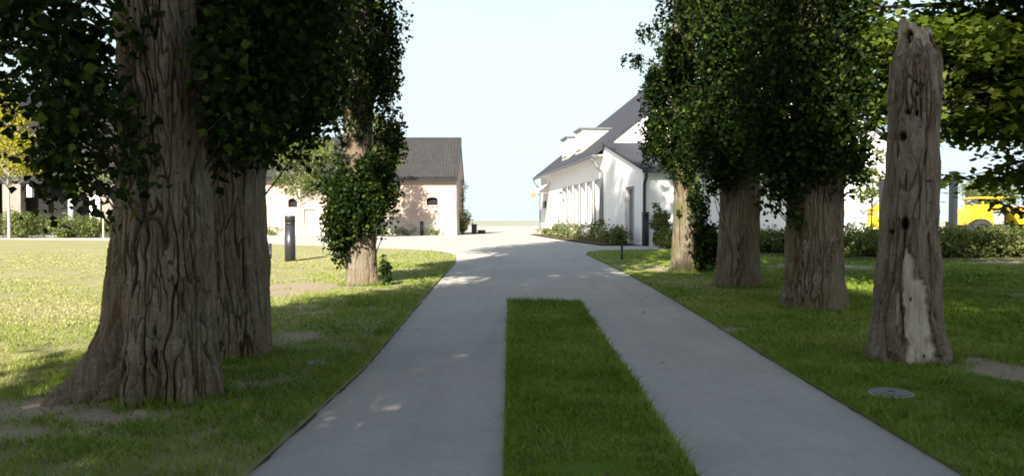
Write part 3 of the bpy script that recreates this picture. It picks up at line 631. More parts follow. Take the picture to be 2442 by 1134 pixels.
# the bare broken trunk
db = P(2166, 866)
dead = empty('dead_tree', db, 0, 'bare broken dead trunk with holes and pale stripped wood at its foot', 'dead tree')
def dprof(z):
    return np.interp(z, [-.2, 0, .25, .6, 1.2, 2.2, 2.9, 3.25, 3.42, 3.8], [.44, .42, .365, .325, .288, .255, .245, .225, .165, .145])
def dextra(TH, Z, R, dz):
    X = np.angle(np.exp(1j * (TH + 2.03)))         # 0 faces the viewer, + to the viewer's right
    z = Z
    cl = np.interp(z, [-.2, .1, .5, .9, 1.2, 1.32], [.06, .04, -.12, -.16, -.14, -.10]); cr = np.interp(z, [-.2, .1, .5, .8, 1.0, 1.15, 1.32], [.72, .70, .74, .66, .36, .12, -.02])
    wob = .13 * perlin(TH * 3, z * 5, 2.2) + .08 * perlin(TH * 9, z * 13, 4.2)
    ins = np.minimum(X - cl + wob, cr - X + wob * 1.4); ins = np.minimum(ins, (1.32 - z) * 1.2)
    wood = np.clip(ins / .03 + .5, 0, 1)
    slit = np.clip(1 - np.hypot((X + .30) / .07, (z - .62) / .20), 0, 1); wood = np.maximum(wood, np.clip(slit * 6, 0, 1))
    crown = .55 * np.clip((z - 3.28 + .22 * perlin(np.cos(TH) * 2.5, np.sin(TH) * 2.5, z * 3) + .1 * perlin(np.cos(TH) * 7, np.sin(TH) * 7, z * 9)) / .16, 0, 1); wood = np.maximum(wood, crown)
    rim = np.exp(-((ins + .05) / .05) ** 2) * (X < .25) * (z < 1.45) * np.clip(.55 + perlin(TH * 5, z * 5, 1.3) * 1.2, 0, 1)
    rim = np.maximum(rim, .75 * np.exp(-((X - .86 - .12 * np.sin(z * 5)) / .05) ** 2) * (z < 1.25) * (z > .1) * np.clip(perlin(TH * 3, z * 4, 6.3) + .6, 0, 1))
    rot = .8 * rim * (1 - .9 * (wood > .6)); hole = 0 * z
    for (hx, hz, w, h, dpt) in [(-.13, 1.50, .16, .075, .12), (-.42, 2.42, .16, .05, .09), (-.42, 3.50, .30, .10, .10), (.98, 3.42, .12, .13, .06), (-.30, 2.68, .10, .03, .03), (.06, 2.66, .08, .04, .03),
                           (.05, 2.86, .09, .03, .03), (-.2, 1.95, .035, .12, .04), (.42, .14, .05, .02, .02), (.12, .72, .04, .025, .02), (-.62, 1.42, .10, .03, .03), (.75, 1.35, .05, .08, .04), (-.6, 2.3, .05, .12, .03), (.5, 2.2, .04, .12, .03)]:
        q = np.clip(1.25 - np.hypot((X - hx) / w, (z - hz) / h), 0, 1); q = q * q * (3 - 2 * q); hole = np.maximum(hole, q * dpt); rot = np.maximum(rot, np.clip(q * 1.8, 0, 1))  # holes are pressed in and coloured darker too
    # cracks, cut in and coloured darker
    for (x0, z0, z1, ww) in [(-.02, 2.6, 3.2, .02), (.2, 2.5, 3.1, .018), (-.3, 2.75, 3.2, .02), (.45, 2.35, 3.0, .02), (-.17, .25, 1.45, .035), (.80, .1, 1.3, .03), (-.55, .1, .7, .02), (.3, 1.5, 2.3, .015), (-.75, 1.2, 2.1, .015)]:
        c_ = np.exp(-((X - x0 - .05 * np.sin(z * 7 + x0 * 9)) / ww) ** 2) * (z > z0) * (z < z1); hole = np.maximum(hole, .025 * c_); rot = np.maximum(rot, .7 * c_)
    burl = .05 * np.exp(-(((X + .62) / .35) ** 2 + ((z - 3.12) / .16) ** 2)) + .06 * np.exp(-(((X - .95) / .3) ** 2 + ((z - 3.3) / .13) ** 2)) + .035 * np.exp(-(((X + .9) / .3) ** 2 + ((z - 2.9) / .12) ** 2))
    dz = dz * (1.0 - .85 * wood) + .02 * perlin(np.cos(TH) * 1.8, np.sin(TH) * 1.8, z * 3.0) + .02 * perlin(np.cos(TH) * 4, np.sin(TH) * 4, z * 7.0) * (z > 2.6) - .028 * wood * (z < 1.4) - hole + burl
    return R, dz, {'wood': wood, 'rot': np.clip(rot, 0, 1)}
zs = np.linspace(-.12, 3.70, 330)
tr = trunk_mesh('trunk', dead, M['dead'], dprof, zs, 300, [(PI * .98, .4, .09, .3), (-1.9, .25, .05, .25), (-.1, .3, .05, .25)], 1.0, 12, .9, .040, 4, lambda z: (.006 * z - .03 * np.sin(z * 1.6), 0 * z), dextra)
# broken, uneven top
me = tr.data; nth = 300
for i, vtx in enumerate(me.vertices):
    if vtx.co.z > 3.45:
        a = (i % nth) / nth * 2 * PI; vtx.co.z -= (vtx.co.z - 3.45) * (.30 + .26 * math.sin(a + 2.4) + .10 * math.sin(a * 3 + 1) + .05 * math.sin(a * 9))
mb = MB(); mb.lathe([(.09, 3.1), (.10, 3.3), (.09, 3.50), (.03, 3.52)], 18, .04, 0); mb.build('rotten_core', M['dead_core'], dead)

# unseen trees behind the viewer, all but one in the same rows: they cast the shade that lies over the drive
for i, (x, y, H, r) in enumerate([(-3.2, -2.5, 14.2, 2.9), (-3.1, -9, 19, 2.9), (-3.3, -16, 21, 3.0), (-3.0, -23, 23, 3.0), (-6.6, -4.5, 13, 2.0),  # last one here stands off the rows, added to shade the massive trunk
                                  (4.6, -5, 18, 2.7), (4.7, -12, 20, 2.8), (4.6, -19, 22, 2.8)]):
    poplar(0, 0, .4, H, [(0, .4, .1, .3), (2.5, .4, .1, .3)], [(0, 0, 6.0, 2.5, 2.5, 3.0, 120, .85, 60, .2)], 'unseen poplar standing behind the viewpoint', 20 + i, (48, 40), 5, loc=(x, y, float(gz(y))),
           group='poplars behind the viewpoint', up_r=r)

# ------------------------------------------------------------------ maple at the right edge
mp_loc = Vector((9.6, 13.2, float(gz(13.2))))
maple = empty('maple_tree', mp_loc, 0, 'broad maple reaching sunlit leafy boughs in at the right edge', 'tree')
zs = np.concatenate([np.linspace(-.1, 3.5, 60), np.linspace(3.8, 9, 10)])
trunk_mesh('trunk', maple, M['bark'], lambda z: np.maximum(.30 * (1.1 - .09 * z + .2 * np.exp(-np.maximum(z, 0) / .4)), .05), zs, 80, [(0, .4, .1, .3), (2, .4, .1, .3), (4, .4, .1, .3)], 1.0, 9, 2, .015, 9)
r = np.random.default_rng(77); mb = MB(); mc, msz, mt = [], [], []
def bough(start, end, n_pl, spread):
    """a bough carrying flat layered sprays of leaves"""
    a, e = Vector(start), Vector(end); mid = (a + e) / 2 + Vector((0, 0, .35))
    mb.tube([a, mid, e], [.07, .045, .012], 6, False)
    for i in range(n_pl):
        t = r.uniform(.25, 1.05); p = a * (1 - t) ** 2 + mid * 2 * t * (1 - t) + e * t * t
        q = np.array(p) + r.normal(size=3) * np.array([spread, spread, spread * .45])
        mb.tube([p, Vector(q)], [.012, .005], 4, False)
        k = int(70 * r.uniform(.6, 1.4))
        off = r.normal(size=(k, 3)) * np.array([.30, .30, .075]); off[:, 2] -= .35 * (off[:, 0] ** 2 + off[:, 1] ** 2)
        mc.append(q + off); msz.append(np.full(k, .105)); mt.append(np.full(k, r.normal(0, .1)))
for i in range(30):
    a = PI + r.normal(0, .75) if i < 18 else r.uniform(0, 2 * PI); z0 = r.uniform(2.7, 6.5); L = r.uniform(2.3, 3.8) * (1 if z0 < 5 else .8)
    bough((0, 0, z0), (L * math.cos(a), L * math.sin(a), z0 + r.uniform(.2, 1.5)), 15, .42)
for (ex, ey, ez, n) in [(-1.75, -.4, 2.3, 10), (-1.3, -.9, 2.2, 9), (-1.0, -.2, 1.75, 9), (-2.9, .4, 3.1, 12), (-3.3, .8, 3.6, 12), (-3.7, 1.4, 4.2, 12), (-2.7, -1.0, 3.4, 12), (-2.0, -1.2, 2.9, 12), (-3.4, -.6, 4.3, 12), (-4.2, 1.0, 3.6, 12), (-3.1, 2.2, 3.5, 12), (-3.3, 2.0, 4.3, 13), (-2.9, 2.5, 5.0, 13), (-3.6, 1.6, 4.9, 13), (-3.8, .5, 4.6, 12), (-3.4, 2.6, 5.6, 12), (-2.6, 2.4, 4.2, 12), (-4.5, 1.6, 4.5, 10), (-2.3, -1.4, 4.0, 12)]:
    bough((0, 0, ez * .7 + .5), (ex, ey, ez), n, .36)
c, s, k_, t_ = clumps([(0, 0, 7.5, 3.0, 3.0, 2.0, 60, .8, 40, .2)], 78); mc.append(c); msz.append(s); mt.append(t_)
leaf_mesh('crown', np.vstack(mc), np.concatenate(msz), M['maple'], maple, .3, 1, 79, np.concatenate(mt), .55)
mb.build('branches', M['twig'], maple)

# ------------------------------------------------------------------ wall with real openings
def wall_front(x0, x1, z0, z1, ops, depth, mat, parent, name='wall', y=0.0, arch=False):
    """front face at y with rectangular openings (x0,x1,z0,z1) and reveals going to y-depth"""
    xs = sorted({x0, x1, *[o[0] for o in ops], *[o[1] for o in ops]}); zs_ = sorted({z0, z1, *[o[2] for o in ops], *[o[3] for o in ops]})
    mb = MB()
    for i in range(len(xs) - 1):
        for j in range(len(zs_) - 1):
            cx, cz = (xs[i] + xs[i + 1]) / 2, (zs_[j] + zs_[j + 1]) / 2
            if any(o[0] < cx < o[1] and o[2] < cz < o[3] for o in ops): continue
            mb.add([(xs[i], y, zs_[j]), (xs[i + 1], y, zs_[j]), (xs[i + 1], y, zs_[j + 1]), (xs[i], y, zs_[j + 1])], [(0, 1, 2, 3)])
    for (a, b_, c_, d) in ops:
        yd = y - depth
        for q in ([(a, c_), (b_, c_)], [(b_, c_), (b_, d)], [(b_, d), (a, d)], [(a, d), (a, c_)]):
            (xa, za), (xb, zb) = q; mb.add([(xa, y, za), (xb, y, zb), (xb, yd, zb), (xa, yd, za)], [(0, 1, 2, 3)])
    me = bpy.data.meshes.new(name); me.from_pydata(mb.v, [], mb.f); me.update(); me.materials.append(mat)
    return link(name, me, parent)

# ------------------------------------------------------------------ the white house
A = P(1533, 586); B = P(1290, 557); U = (B - A); U.z = 0; HL = U.length; U.normalize()
house = empty('white_house', (A.x, A.y, GZ), math.atan2(U.y, U.x), 'long whitewashed house with steep slate roof and two flat dormers', 'house')
def fx_at(px):                    # distance along the facade that shows at column px
    k = (px - CX) / F; return (A.x - k * A.y) / (k * U.y - U.x)
def fz_at(px, py):                # height above the yard on the facade at that pixel
    s = fx_at(px); Y = A.y + U.y * s; return at(px, py, Y).z - GZ
xm = fx_at(1440); EAVE = 5.08; DEP = 17.0; PITCHT = .80
wins = []
for pxa, pxb in [(1346, 1350), (1358, 1363), (1373, 1378), (1388, 1394), (1404, 1411), (1421, 1431)]:
    xa, xb = sorted((fx_at(pxa), fx_at(pxb))); c = (xa + xb) / 2; wins.append((c - .62, c + .62, .95, 3.35))
door = (fx_at(1312) - .6, fx_at(1312) + .6, .02, 2.3)
wall_front(xm, HL, -.3, EAVE, wins + [door], .28, M['white'], house)
for w in wins:
    wd = MB(); wd.box(w[0], w[1], -.30, -.24, w[2], w[3]); wdo = wd.build('window', M['glass'], house)
    f = MB()
    for (a, b_, c_, d) in [(w[0], w[0] + .08, w[2], w[3]), (w[1] - .08, w[1], w[2], w[3]), (w[0] + .08, w[1] - .08, w[2], w[2] + .08), (w[0] + .08, w[1] - .08, w[3] - .08, w[3]),
                           ((w[0] + w[1]) / 2 - .04, (w[0] + w[1]) / 2 + .04, w[2] + .08, w[3] - .08), (w[0] + .08, (w[0] + w[1]) / 2 - .04, w[2] + 1.5, w[2] + 1.56), ((w[0] + w[1]) / 2 + .04, w[1] - .08, w[2] + 1.5, w[2] + 1.56)]:
        f.box(a, b_, -.235, -.16, c_, d)
    f.build('frame', M['white_joinery'], wdo)
    MB().box(w[0] - .08, w[1] + .08, -.2, .09, w[2] - .09, w[2] - .002).build('sill', M['galv'], wdo)
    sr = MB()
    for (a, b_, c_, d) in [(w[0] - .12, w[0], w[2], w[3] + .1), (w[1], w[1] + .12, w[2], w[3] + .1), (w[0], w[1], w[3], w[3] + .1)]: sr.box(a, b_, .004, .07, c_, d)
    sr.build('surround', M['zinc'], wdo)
    MB().box(w[0] + .08, w[1] - .08, -.232, -.222, w[2] + .3, w[3] - .08).build('pane_glare', M['white_joinery'], wdo)  # white panel stands in for the bright reflection in the panes
dd = MB().box(door[0], door[1], -.28, -.2, door[2], door[3]).build('door', M['white_joinery'], house, .01)
MB().tube([(door[1] - .15, -.19, 1.0), (door[1] - .15, -.15, 1.0), (door[1] - .28, -.15, 1.0)], .014, 6).build('handle', M['black_metal'], dd)
# the rest of the main body: near gable, far gable, back
g = MB(); rz = EAVE + PITCHT * DEP / 2
for x in (xm + .002, HL - .002):
    g.add([(x, 0, -.3), (x, -DEP, -.3), (x, -DEP, EAVE), (x, -DEP / 2, rz), (x, 0, EAVE)], [(0, 1, 2, 3, 4)])
g.add([(xm, -DEP, -.3), (HL, -DEP, -.3), (HL, -DEP, EAVE), (xm, -DEP, EAVE)], [(0, 1, 2, 3)])
g.build('gable', M['white'], house)
OV = .55
def slope(name, x0, x1, ya, za, yb, zb, th, mat, parent):
    n = Vector((0, -(zb - za), yb - ya)).normalized(); n = n if n.z > 0 else -n
    return MB().add([(x0, ya, za), (x1, ya, za), (x1, yb, zb), (x0, yb, zb)] + [(x, y + n.y * th, z + n.z * th) for (x, y, z) in [(x0, ya, za), (x1, ya, za), (x1, yb, zb), (x0, yb, zb)]],
                    [(0, 3, 2, 1), (4, 5, 6, 7), (0, 1, 5, 4), (1, 2, 6, 5), (2, 3, 7, 6), (3, 0, 4, 7)]).build(name, mat, parent)
rf = slope('roof', xm - .12, HL + .15, OV, EAVE - OV * PITCHT + .02, -DEP / 2, rz + .02, .16, M['slate'], house)
slope('roof', xm - .12, HL + .15, -DEP - OV, EAVE - OV * PITCHT + .02, -DEP / 2 - .01, rz + .02, .16, M['slate'], house)
MB().tube([(xm - .12, -DEP / 2, rz + .2), (HL + .15, -DEP / 2, rz + .2)], .1, 8).build('ridge', M['slate'], rf)
EZ = EAVE - OV * PITCHT
gp = [(OV + .02 + .08 * math.cos(t), EZ + .06 + .08 * math.sin(t)) for t in np.linspace(PI, 2 * PI, 7)]
gp += [(y + (-.012 if y > OV else .012), z + .0) for (y, z) in gp[::-1]]
MB().prism([(OV - .02, EZ + .10), (OV - .02, EZ - .03), (OV + .03, EZ - .07), (OV + .12, EZ - .05), (OV + .15, EZ + .03), (OV + .15, EZ + .10)], xm - .15, HL + .2, 'x').build('gutter', M['zinc'], house)
MB().box(xm, HL, .01, OV - .03, EZ + .06, EZ + .10).build('soffit', M['white_joinery'], house)
def downpipe(x, ztop, yo, parent, mat, r_=.055, zb=0.02):
    MB().tube([(x, yo, ztop), (x, yo, ztop - .2), (x, yo * .55 + .05, ztop - .55), (x, .10, ztop - .85), (x, .10, zb)], r_, 8).build('downpipe', mat, parent)
downpipe(HL - .12, EZ, OV + .07, house, M['zinc'])
downpipe(xm + .1, EZ, OV + .07, house, M['zinc'], .075)
for pxa, pxb in [(1332, 1345), (1363, 1378)]:            # dormers
    xa, xb = sorted((fx_at(pxa), fx_at(pxb))); xc = (xa + xb) / 2; hw = min(1.5, (xb - xa) / 2); x0, x1 = xc - hw, xc + hw
    yb = -(7.1 - EAVE) / PITCHT - .15
    w = MB().prism([(-.25, EAVE - .25 * -0 + .1), (-.25, 7.0), (yb, 7.0)], x0, x1, 'x').build('dormer', M['dormer_brick'], house)
    MB().box(x0 - .1, x1 + .1, yb - .1, -.12, 7.002, 7.11).build('dormer_roof', M['zinc'], w)
    MB().box(x0 + .35, x1 - .35, -.248, -.20, 5.75, 6.8).build('dormer_window', M['white_joinery'], w)
# annex in front of the gable with a lean-to roof
AW = 10.6; ZL = 3.42; ZH = 5.25
adoor = (fx_at(1512), fx_at(1490), .02, 2.85)
adoor = (min(adoor[:2]), max(adoor[:2]), .02, 2.75)
wl_ = MB(); xs_a = [0, adoor[0], adoor[1], xm - .004]
zt = lambda x: ZL + (ZH - ZL) * x / xm
for i in range(3):
    a, b_ = xs_a[i], xs_a[i + 1]; z0 = -.3 if i != 1 else adoor[3]
    wl_.add([(a, 0, z0), (b_, 0, z0), (b_, 0, zt(b_)), (a, 0, zt(a))], [(0, 1, 2, 3)])
a, b_ = adoor[:2]
for q in ([(a, -.3), (a, adoor[3])], [(a, adoor[3]), (b_, adoor[3])], [(b_, adoor[3]), (b_, -.3)]):
    (xa, za), (xb, zb) = q; wl_.add([(xa, 0, za), (xb, 0, zb), (xb, -.35, zb), (xa, -.35, za)], [(0, 1, 2, 3)])
wl_.add([(0, 0, -.3), (0, -AW, -.3), (0, -AW, ZL), (0, 0, ZL)], [(0, 1, 2, 3)])
wl_.add([(0, -AW, -.3), (xm - .004, -AW, -.3), (xm - .004, -AW, ZH), (0, -AW, ZL)], [(0, 1, 2, 3)])
wl_.build('annex_wall', M['white'], house)
ad = MB().box(a, b_, -.35, -.30, .0, adoor[3]).build('annex_door', M['trim_grey'], house)
f = MB(); f.box(a, a + .09, -.295, -.22, 0, adoor[3]); f.box(b_ - .09, b_, -.295, -.22, 0, adoor[3]); f.box(a + .09, b_ - .09, -.295, -.22, adoor[3] - .1, adoor[3]); f.box((a + b_) / 2 - .05, (a + b_) / 2 + .05, -.295, -.22, 0, adoor[3] - .1)
f.build('frame', M['galv'], ad)
def slope_x(name, xa, za, xb, zb, y0, y1, th, mat, parent):
    n = Vector((-(zb - za), 0, xb - xa)).normalized()
    c4 = [(xa, y0, za), (xb, y0, zb), (xb, y1, zb), (xa, y1, za)]
    return MB().add(c4 + [(x + n.x * th, y, z + n.z * th) for (x, y, z) in c4], [(0, 3, 2, 1), (4, 5, 6, 7), (0, 1, 5, 4), (1, 2, 6, 5), (2, 3, 7, 6), (3, 0, 4, 7)]).build(name, mat, parent)
k_ = (ZH - ZL) / xm
slope_x('annex_roof', -.35, ZL - .35 * k_ + .02, xm - .01, ZH + .02, .12, -AW - .12, .14, M['slate'], house)
MB().box(-.46, -.352, -AW - .1, .14, ZL - .16, ZL + .02).build('annex_gutter', M['black_metal'], house)
MB().tube([(-.40, -.04, ZL - .16), (-.40, -.04, ZL - .35), (-.09, -.04, ZL - .65), (-.09, -.04, .05)], .075, 8).build('downpipe', M['black_metal'], house)
# wall lamp, sign and awning near the far end of the facade
def hloc(x, y, z):
    return house.location + Vector((U.x * x - U.y * y, U.y * x + U.x * y, z))
aw = empty('awning', hloc(fx_at(1306), .0, 0), house.rotation_euler.z, 'small ochre and white awning on the far end of the white facade', 'awning')
za = fz_at(1306, 462)
MB().add([(-1.6, .02, za + .9), (1.6, .02, za + .9), (1.6, 1.15, za + .05), (-1.6, 1.15, za + .05), (-1.6, .02, za + .86), (1.6, .02, za + .86), (1.6, 1.15, za + .01), (-1.6, 1.15, za + .01)],
         [(0, 1, 2, 3), (7, 6, 5, 4), (0, 4, 5, 1), (1, 5, 6, 2), (2, 6, 7, 3), (3, 7, 4, 0)]).build('canopy', M['white_joinery'], aw)
MB().box(-1.62, 1.62, 1.152, 1.19, za - .28, za + .08).build('valance', M['terracotta'], aw)
for sx in (-1.55, 1.55): MB().tube([(sx, .01, za), (sx, 1.12, za)], .025, 6).build('arm', M['galv'], aw)
sg = empty('wall_box', hloc(fx_at(1300.5), .0, fz_at(1300.5, 488)), house.rotation_euler.z, 'small dark box mounted on the white wall under the awning', 'wall box')
MB().box(-.55, .55, .005, .12, -.28, .28).build('casing', M['graphite'], sg, .01); MB().box(-.48, .48, .122, .135, -.2, .2).build('door_panel', M['black_metal'], sg)
lp = empty('wall_lamp', hloc(fx_at(1348), 0, fz_at(1348, 458)), house.rotation_euler.z, 'tiny round lamp on the white facade between the window tops', 'wall lamp')
MB().tube([(0, .0, .05), (0, .25, .12), (0, .33, .02)], .02, 6).build('arm', M['graphite'], lp); MB().lathe([(.02, .05), (.13, -.08), (.14, -.12)], 12, 0, .33).build('shade', M['graphite'], lp)
pb = empty('stone_step', hloc(fx_at(1296), .75, 0), house.rotation_euler.z, 'low stone step at the far corner of the white house', 'step')
MB().box(-1.6, 1.3, -.70, .45, -.05, .30).build('tread', M['dormer_brick'], pb, .02); MB().box(-1.9, 1.6, .452, .95, -.05, .14).build('lower_tread', M['dormer_brick'], pb, .02)

# ------------------------------------------------------------------ brick barn
bY = P(1085, 560.5).y; bx1 = at(1088, 500, bY).x; bx0 = at(470, 500, bY).x
barn = empty('brick_barn', (bx1, bY, GZ), 0, 'pale pink brick barn with grey ribbed tile roof and small arched openings', 'barn')
W = bx1 - bx0; bz = lambda py: at(0, py, bY).z - GZ
BH = bz(421); BR = bz(317); BD = 9.5
bw = [(at(1016, 0, bY).x - bx1, at(1043, 0, bY).x - bx1, bz(489), bz(476)), (at(684, 0, bY).x - bx1, at(706, 0, bY).x - bx1, bz(494), bz(479)),
      (at(722, 0, bY).x - bx1, at(748, 0, bY).x - bx1, -.2, bz(498))]
def wall_facing(x0, x1, z0, z1, ops, depth, mat, parent, name='wall'):
    o = wall_front(x0, x1, z0, z1, ops, -depth, mat, parent, name); return o
wall_facing(-W, 0, -.3, BH, [(b_[0], b_[1], b_[2], b_[3] + (.22 if i < 2 else 0)) for i, b_ in enumerate(bw)], .30, M['barn_brick'], barn)
for b_ in bw[:2]:
    o = MB().box(b_[0] - .02, b_[1] + .02, .30, .34, b_[2], b_[3] + .22).build('window', M['dark_void'], barn)
    # brick arch filling the head of the opening
    n = 9; c = (b_[0] + b_[1]) / 2; hw = (b_[1] - b_[0]) / 2
    pts = [(b_[0], b_[3] + .22), (b_[0], b_[3])] + [(c - hw * math.cos(PI * i / n), b_[3] + .20 * math.sin(PI * i / n)) for i in range(1, n)] + [(b_[1], b_[3]), (b_[1], b_[3] + .22)]
    MB().prism(pts, .004, .14, 'y').build('arch', M['barn_brick'], o)
    MB().box(b_[0] - .05, b_[1] + .05, -.05, .2, b_[2] - .07, b_[2] - .002).build('sill', M['dormer_brick'], o)
d = bw[2]; o = MB().box(d[0], d[1], .22, .29, -.2, d[3]).build('door', M['white_joinery'], barn); MB().box(d[0] + .1, d[0] + .16, .18, .22, .8, 1.1).build('handle', M['black_metal'], o)
g = MB()
for x in (-.002, -W + .002): g.add([(x, .0, -.3), (x, BD, -.3), (x, BD, BH), (x, BD / 2, BR - .1), (x, 0, BH)], [(0, 1, 2, 3, 4)])
g.add([(-W, BD, -.3), (0, BD, -.3), (0, BD, BH), (-W, BD, BH)], [(0, 1, 2, 3)]); g.build('gable', M['barn_brick'], barn)
# ribbed roof: every tile column is a rib
def ribbed(name, x0, x1, ya, za, yb, zb, pitch, parent):
    n = int((x1 - x0) / pitch); vs_, fs = [], []; prof = [(0, 0), (.30, .0), (.42, .075), (.72, .085), (.86, .0)]
    rows = 22
    nrm = Vector((0, -(zb - za), yb - ya)).normalized(); nrm = nrm if nrm.z > 0 else -nrm
    xs = [x0 + (i + p[0]) * pitch for i in range(n) for p in prof] + [x1]; hs = [p[1] for i in range(n) for p in prof] + [0]
    for j in range(rows + 1):
        for lift in ((.035, 0.0) if j < rows else (.035,)):
            pass
    K = len(xs); idx = 0
    for j in range(rows):
        for t, lift in ((j / rows, .045), ((j + 1) / rows, .012)):
            y = ya + (yb - ya) * t; z = za + (zb - za) * t
            for x, h in zip(xs, hs): vs_.append((x, y + nrm.y * (h + lift), z + nrm.z * (h + lift)))
    R_ = rows * 2
    for j in range(R_ - 1):
        for i in range(K - 1): fs.append((j * K + i, j * K + i + 1, (j + 1) * K + i + 1, (j + 1) * K + i))
    return np_mesh(name, np.array(vs_), np.array(fs), M['tile'], parent)
r1_ = slope('roof', -W - .1, .06, -.35, BH - .24, BD / 2, BR - .12, .10, M['tile'], barn)
ribbed('roof_tiles', -W - .1, .06, -.36, BH - .13, BD / 2, BR - .01, .235, r1_)
slope('roof', -W - .1, .06, BD + .35, BH - .24, BD / 2 + .02, BR - .12, .12, M['tile'], barn)
MB().tube([(-W - .1, BD / 2, BR + .02), (.08, BD / 2, BR + .02)], .15, 8).build('ridge', M['tile'], r1_)
MB().prism([(-.38, BH - .20), (-.36, BH - .32), (-.50, BH - .33), (-.54, BH - .20)], -W - .1, .10, 'x').build('gutter', M['graphite'], barn)
MB().add([(.065, -.4, BH - .36), (.065, BD / 2, BR - .3), (.065, BD / 2, BR + .12), (.065, -.4, BH + .02), (.125, -.4, BH - .36), (.125, BD / 2, BR - .3), (.125, BD / 2, BR + .12), (.125, -.4, BH + .02)],
         [(0, 1, 2, 3), (7, 6, 5, 4), (0, 4, 5, 1), (1, 5, 6, 2), (2, 6, 7, 3), (3, 7, 4, 0)]).build('verge_board', M['tile'], barn)
MB().tube([(.07, -.44, BH - .3), (.07, -.2, BH - .7), (.07, -.07, BH - .9), (.07, -.07, 0)], .05, 8).build('downpipe', M['zinc'], barn)

# ------------------------------------------------------------------ dark building at the far left
dY = 60.0; dx = lambda px: at(px, 500, dY).x; dz_ = lambda py: at(0, py, dY).z - GZ
x0 = dx(-260)
dk = empty('dark_clad_building', (x0, dY, GZ), 0, 'black timber clad building with taupe brick piers at the far left', 'building')
X_ = lambda px: dx(px) - x0
WD = X_(330); zc = dz_(438); zt_ = dz_(262); rg = dz_(190)
MB().box(0, WD, .0, 11, zc, zt_).build('upper_storey', M['dark_clad'], dk)
MB().box(.05, WD - .05, 1.6, 10.9, -.3, zc - .002).build('ground_floor', M['dark_void'], dk)
slope('roof', -.3, WD + .3, -.4, zt_ - .1, 5.5, rg, .15, M['dark_clad'], dk); slope('roof', -.3, WD + .3, 11.4, zt_ - .1, 5.52, rg, .15, M['dark_clad'], dk)
for x in (.01, WD - .01): MB().add([(x, 0, zt_ - .01), (x, 11, zt_ - .01), (x, 5.5, rg)], [(0, 1, 2)]).build('gable', M['dark_clad'], dk)
for (a, b_) in [(-200, -150), (-60, -20), (5, 48), (245, 275)]:
    MB().box(X_(a), X_(b_), .06, .7, -.3, zc - .004).build('brick_pier', M['taupe_brick'], dk)
MB().box(X_(212), X_(236), .1, .3, -.3, dz_(464)).build('door', M['white_joinery'], dk)
MB().box(X_(160), X_(172), .1, .5, -.3, zc - .004).build('column', M['trim_grey'], dk)
MB().box(X_(71), X_(82), -.35, -.02, dz_(470), dz_(441)).build('vent_box', M['white_joinery'], dk)
for (a, b_) in [(88, 100), (190, 202), (-90, -70)]:
    w = MB().box(X_(a), X_(b_), -.03, .02, dz_(380), dz_(322)).build('window', M['glass'], dk)
    MB().box(X_(a) - .08, X_(a), -.06, .01, dz_(380), dz_(322)).build('frame', M['galv'], w)
for i in range(60):
    x = i * WD / 60; MB().box(x + .02, x + WD / 60 - .03, -.028, -.002, zc + .02, zt_ - .12).build('cladding_board', M['dark_clad'], dk)

# ------------------------------------------------------------------ posts and bollards
def bollard(px, pyb, pyt, wpx, name, label, mat='graphite', square=False, group=None, cap=True, Y=None, rot=.35):
    b0 = P(px, pyb) if Y is None else Vector((at(px, 500, Y).x, Y, float(gz(Y))))
    h = at(px, pyt, b0.y).z - b0.z; r_ = wpx / F * b0.y / 2
    o = empty(name, b0, rot if square else 0, label, name.replace('_', ' ').split()[-1] if 'bollard' not in name else 'bollard', group)
    if square:
        MB().box(-r_, r_, -r_, r_, -.1, h - .02).build('shaft', M[mat], o, .01); MB().box(-r_ * 1.04, r_ * 1.04, -r_ * 1.04, r_ * 1.04, h - .018, h).build('cap', M['black_metal'], o)
    else:
        MB().lathe([(r_, -.1), (r_, h * .80)], 24).build('shaft', M[mat], o, 0, False)
        MB().lathe([(r_ * .96, h * .8), (r_ * .96, h * .86)], 24).build('light_slot', M['black_metal'], o)
        MB().lathe([(r_, h * .86), (r_, h - .02), (r_ * .95, h)], 24).build('cap', M[mat], o)
    for ch in o.children:
        if not square:
            for p in ch.data.polygons: p.use_smooth = len(p.vertices) == 4
    return o
bollard(692, 626, 514, 25, 'light_bollard', 'tall graphite cylinder bollard on the left lawn', 'graphite')
bollard(1539, 586, 505, 17, 'light_bollard', 'black cylinder bollard at the corner of the white house', 'black_metal')
bollard(1006, 561, 527, 9, 'light_bollard', 'dark bollard against the pink barn wall', 'graphite')
bollard(645, 621, 580, 6, 'marker_post', 'thin dark stake on the sunny lawn left of the tall bollard', 'black_metal')
bollard(1483, 622, 581, 6, 'marker_post', 'thin black stake at the tip of the right lawn', 'black_metal')
bollard(2273, 0, 408, 14, 'gate_post', 'tall square grey post rising above the shrubs right of the dead trunk', 'black_metal', True, Y=29.5, rot=.5)
bollard(2106, 0, 428, 14, 'gate_post', 'tall square dark post half hidden behind the dead trunk', 'graphite', True, Y=30.5, rot=.5)
for px, pt in [(2252, 452), (2246, 470)]:
    p = Vector((at(px, 500, 33).x, 33, GZ)); o = empty('fence_stake', p, 0, 'slim wire fence stake left of the tall grey post' if px == 2252 else 'shorter slim fence stake left of its taller neighbour by the grey post', 'stake')
    MB().tube([(0, 0, -.1), (0, 0, at(px, pt, 33).z - GZ)], .018, 6).build('shaft', M['galv'], o); MB().tube([(-.04, 0, 1.9), (.04, 0, 1.9)], .02, 6).build('insulator', M['black_metal'], o)
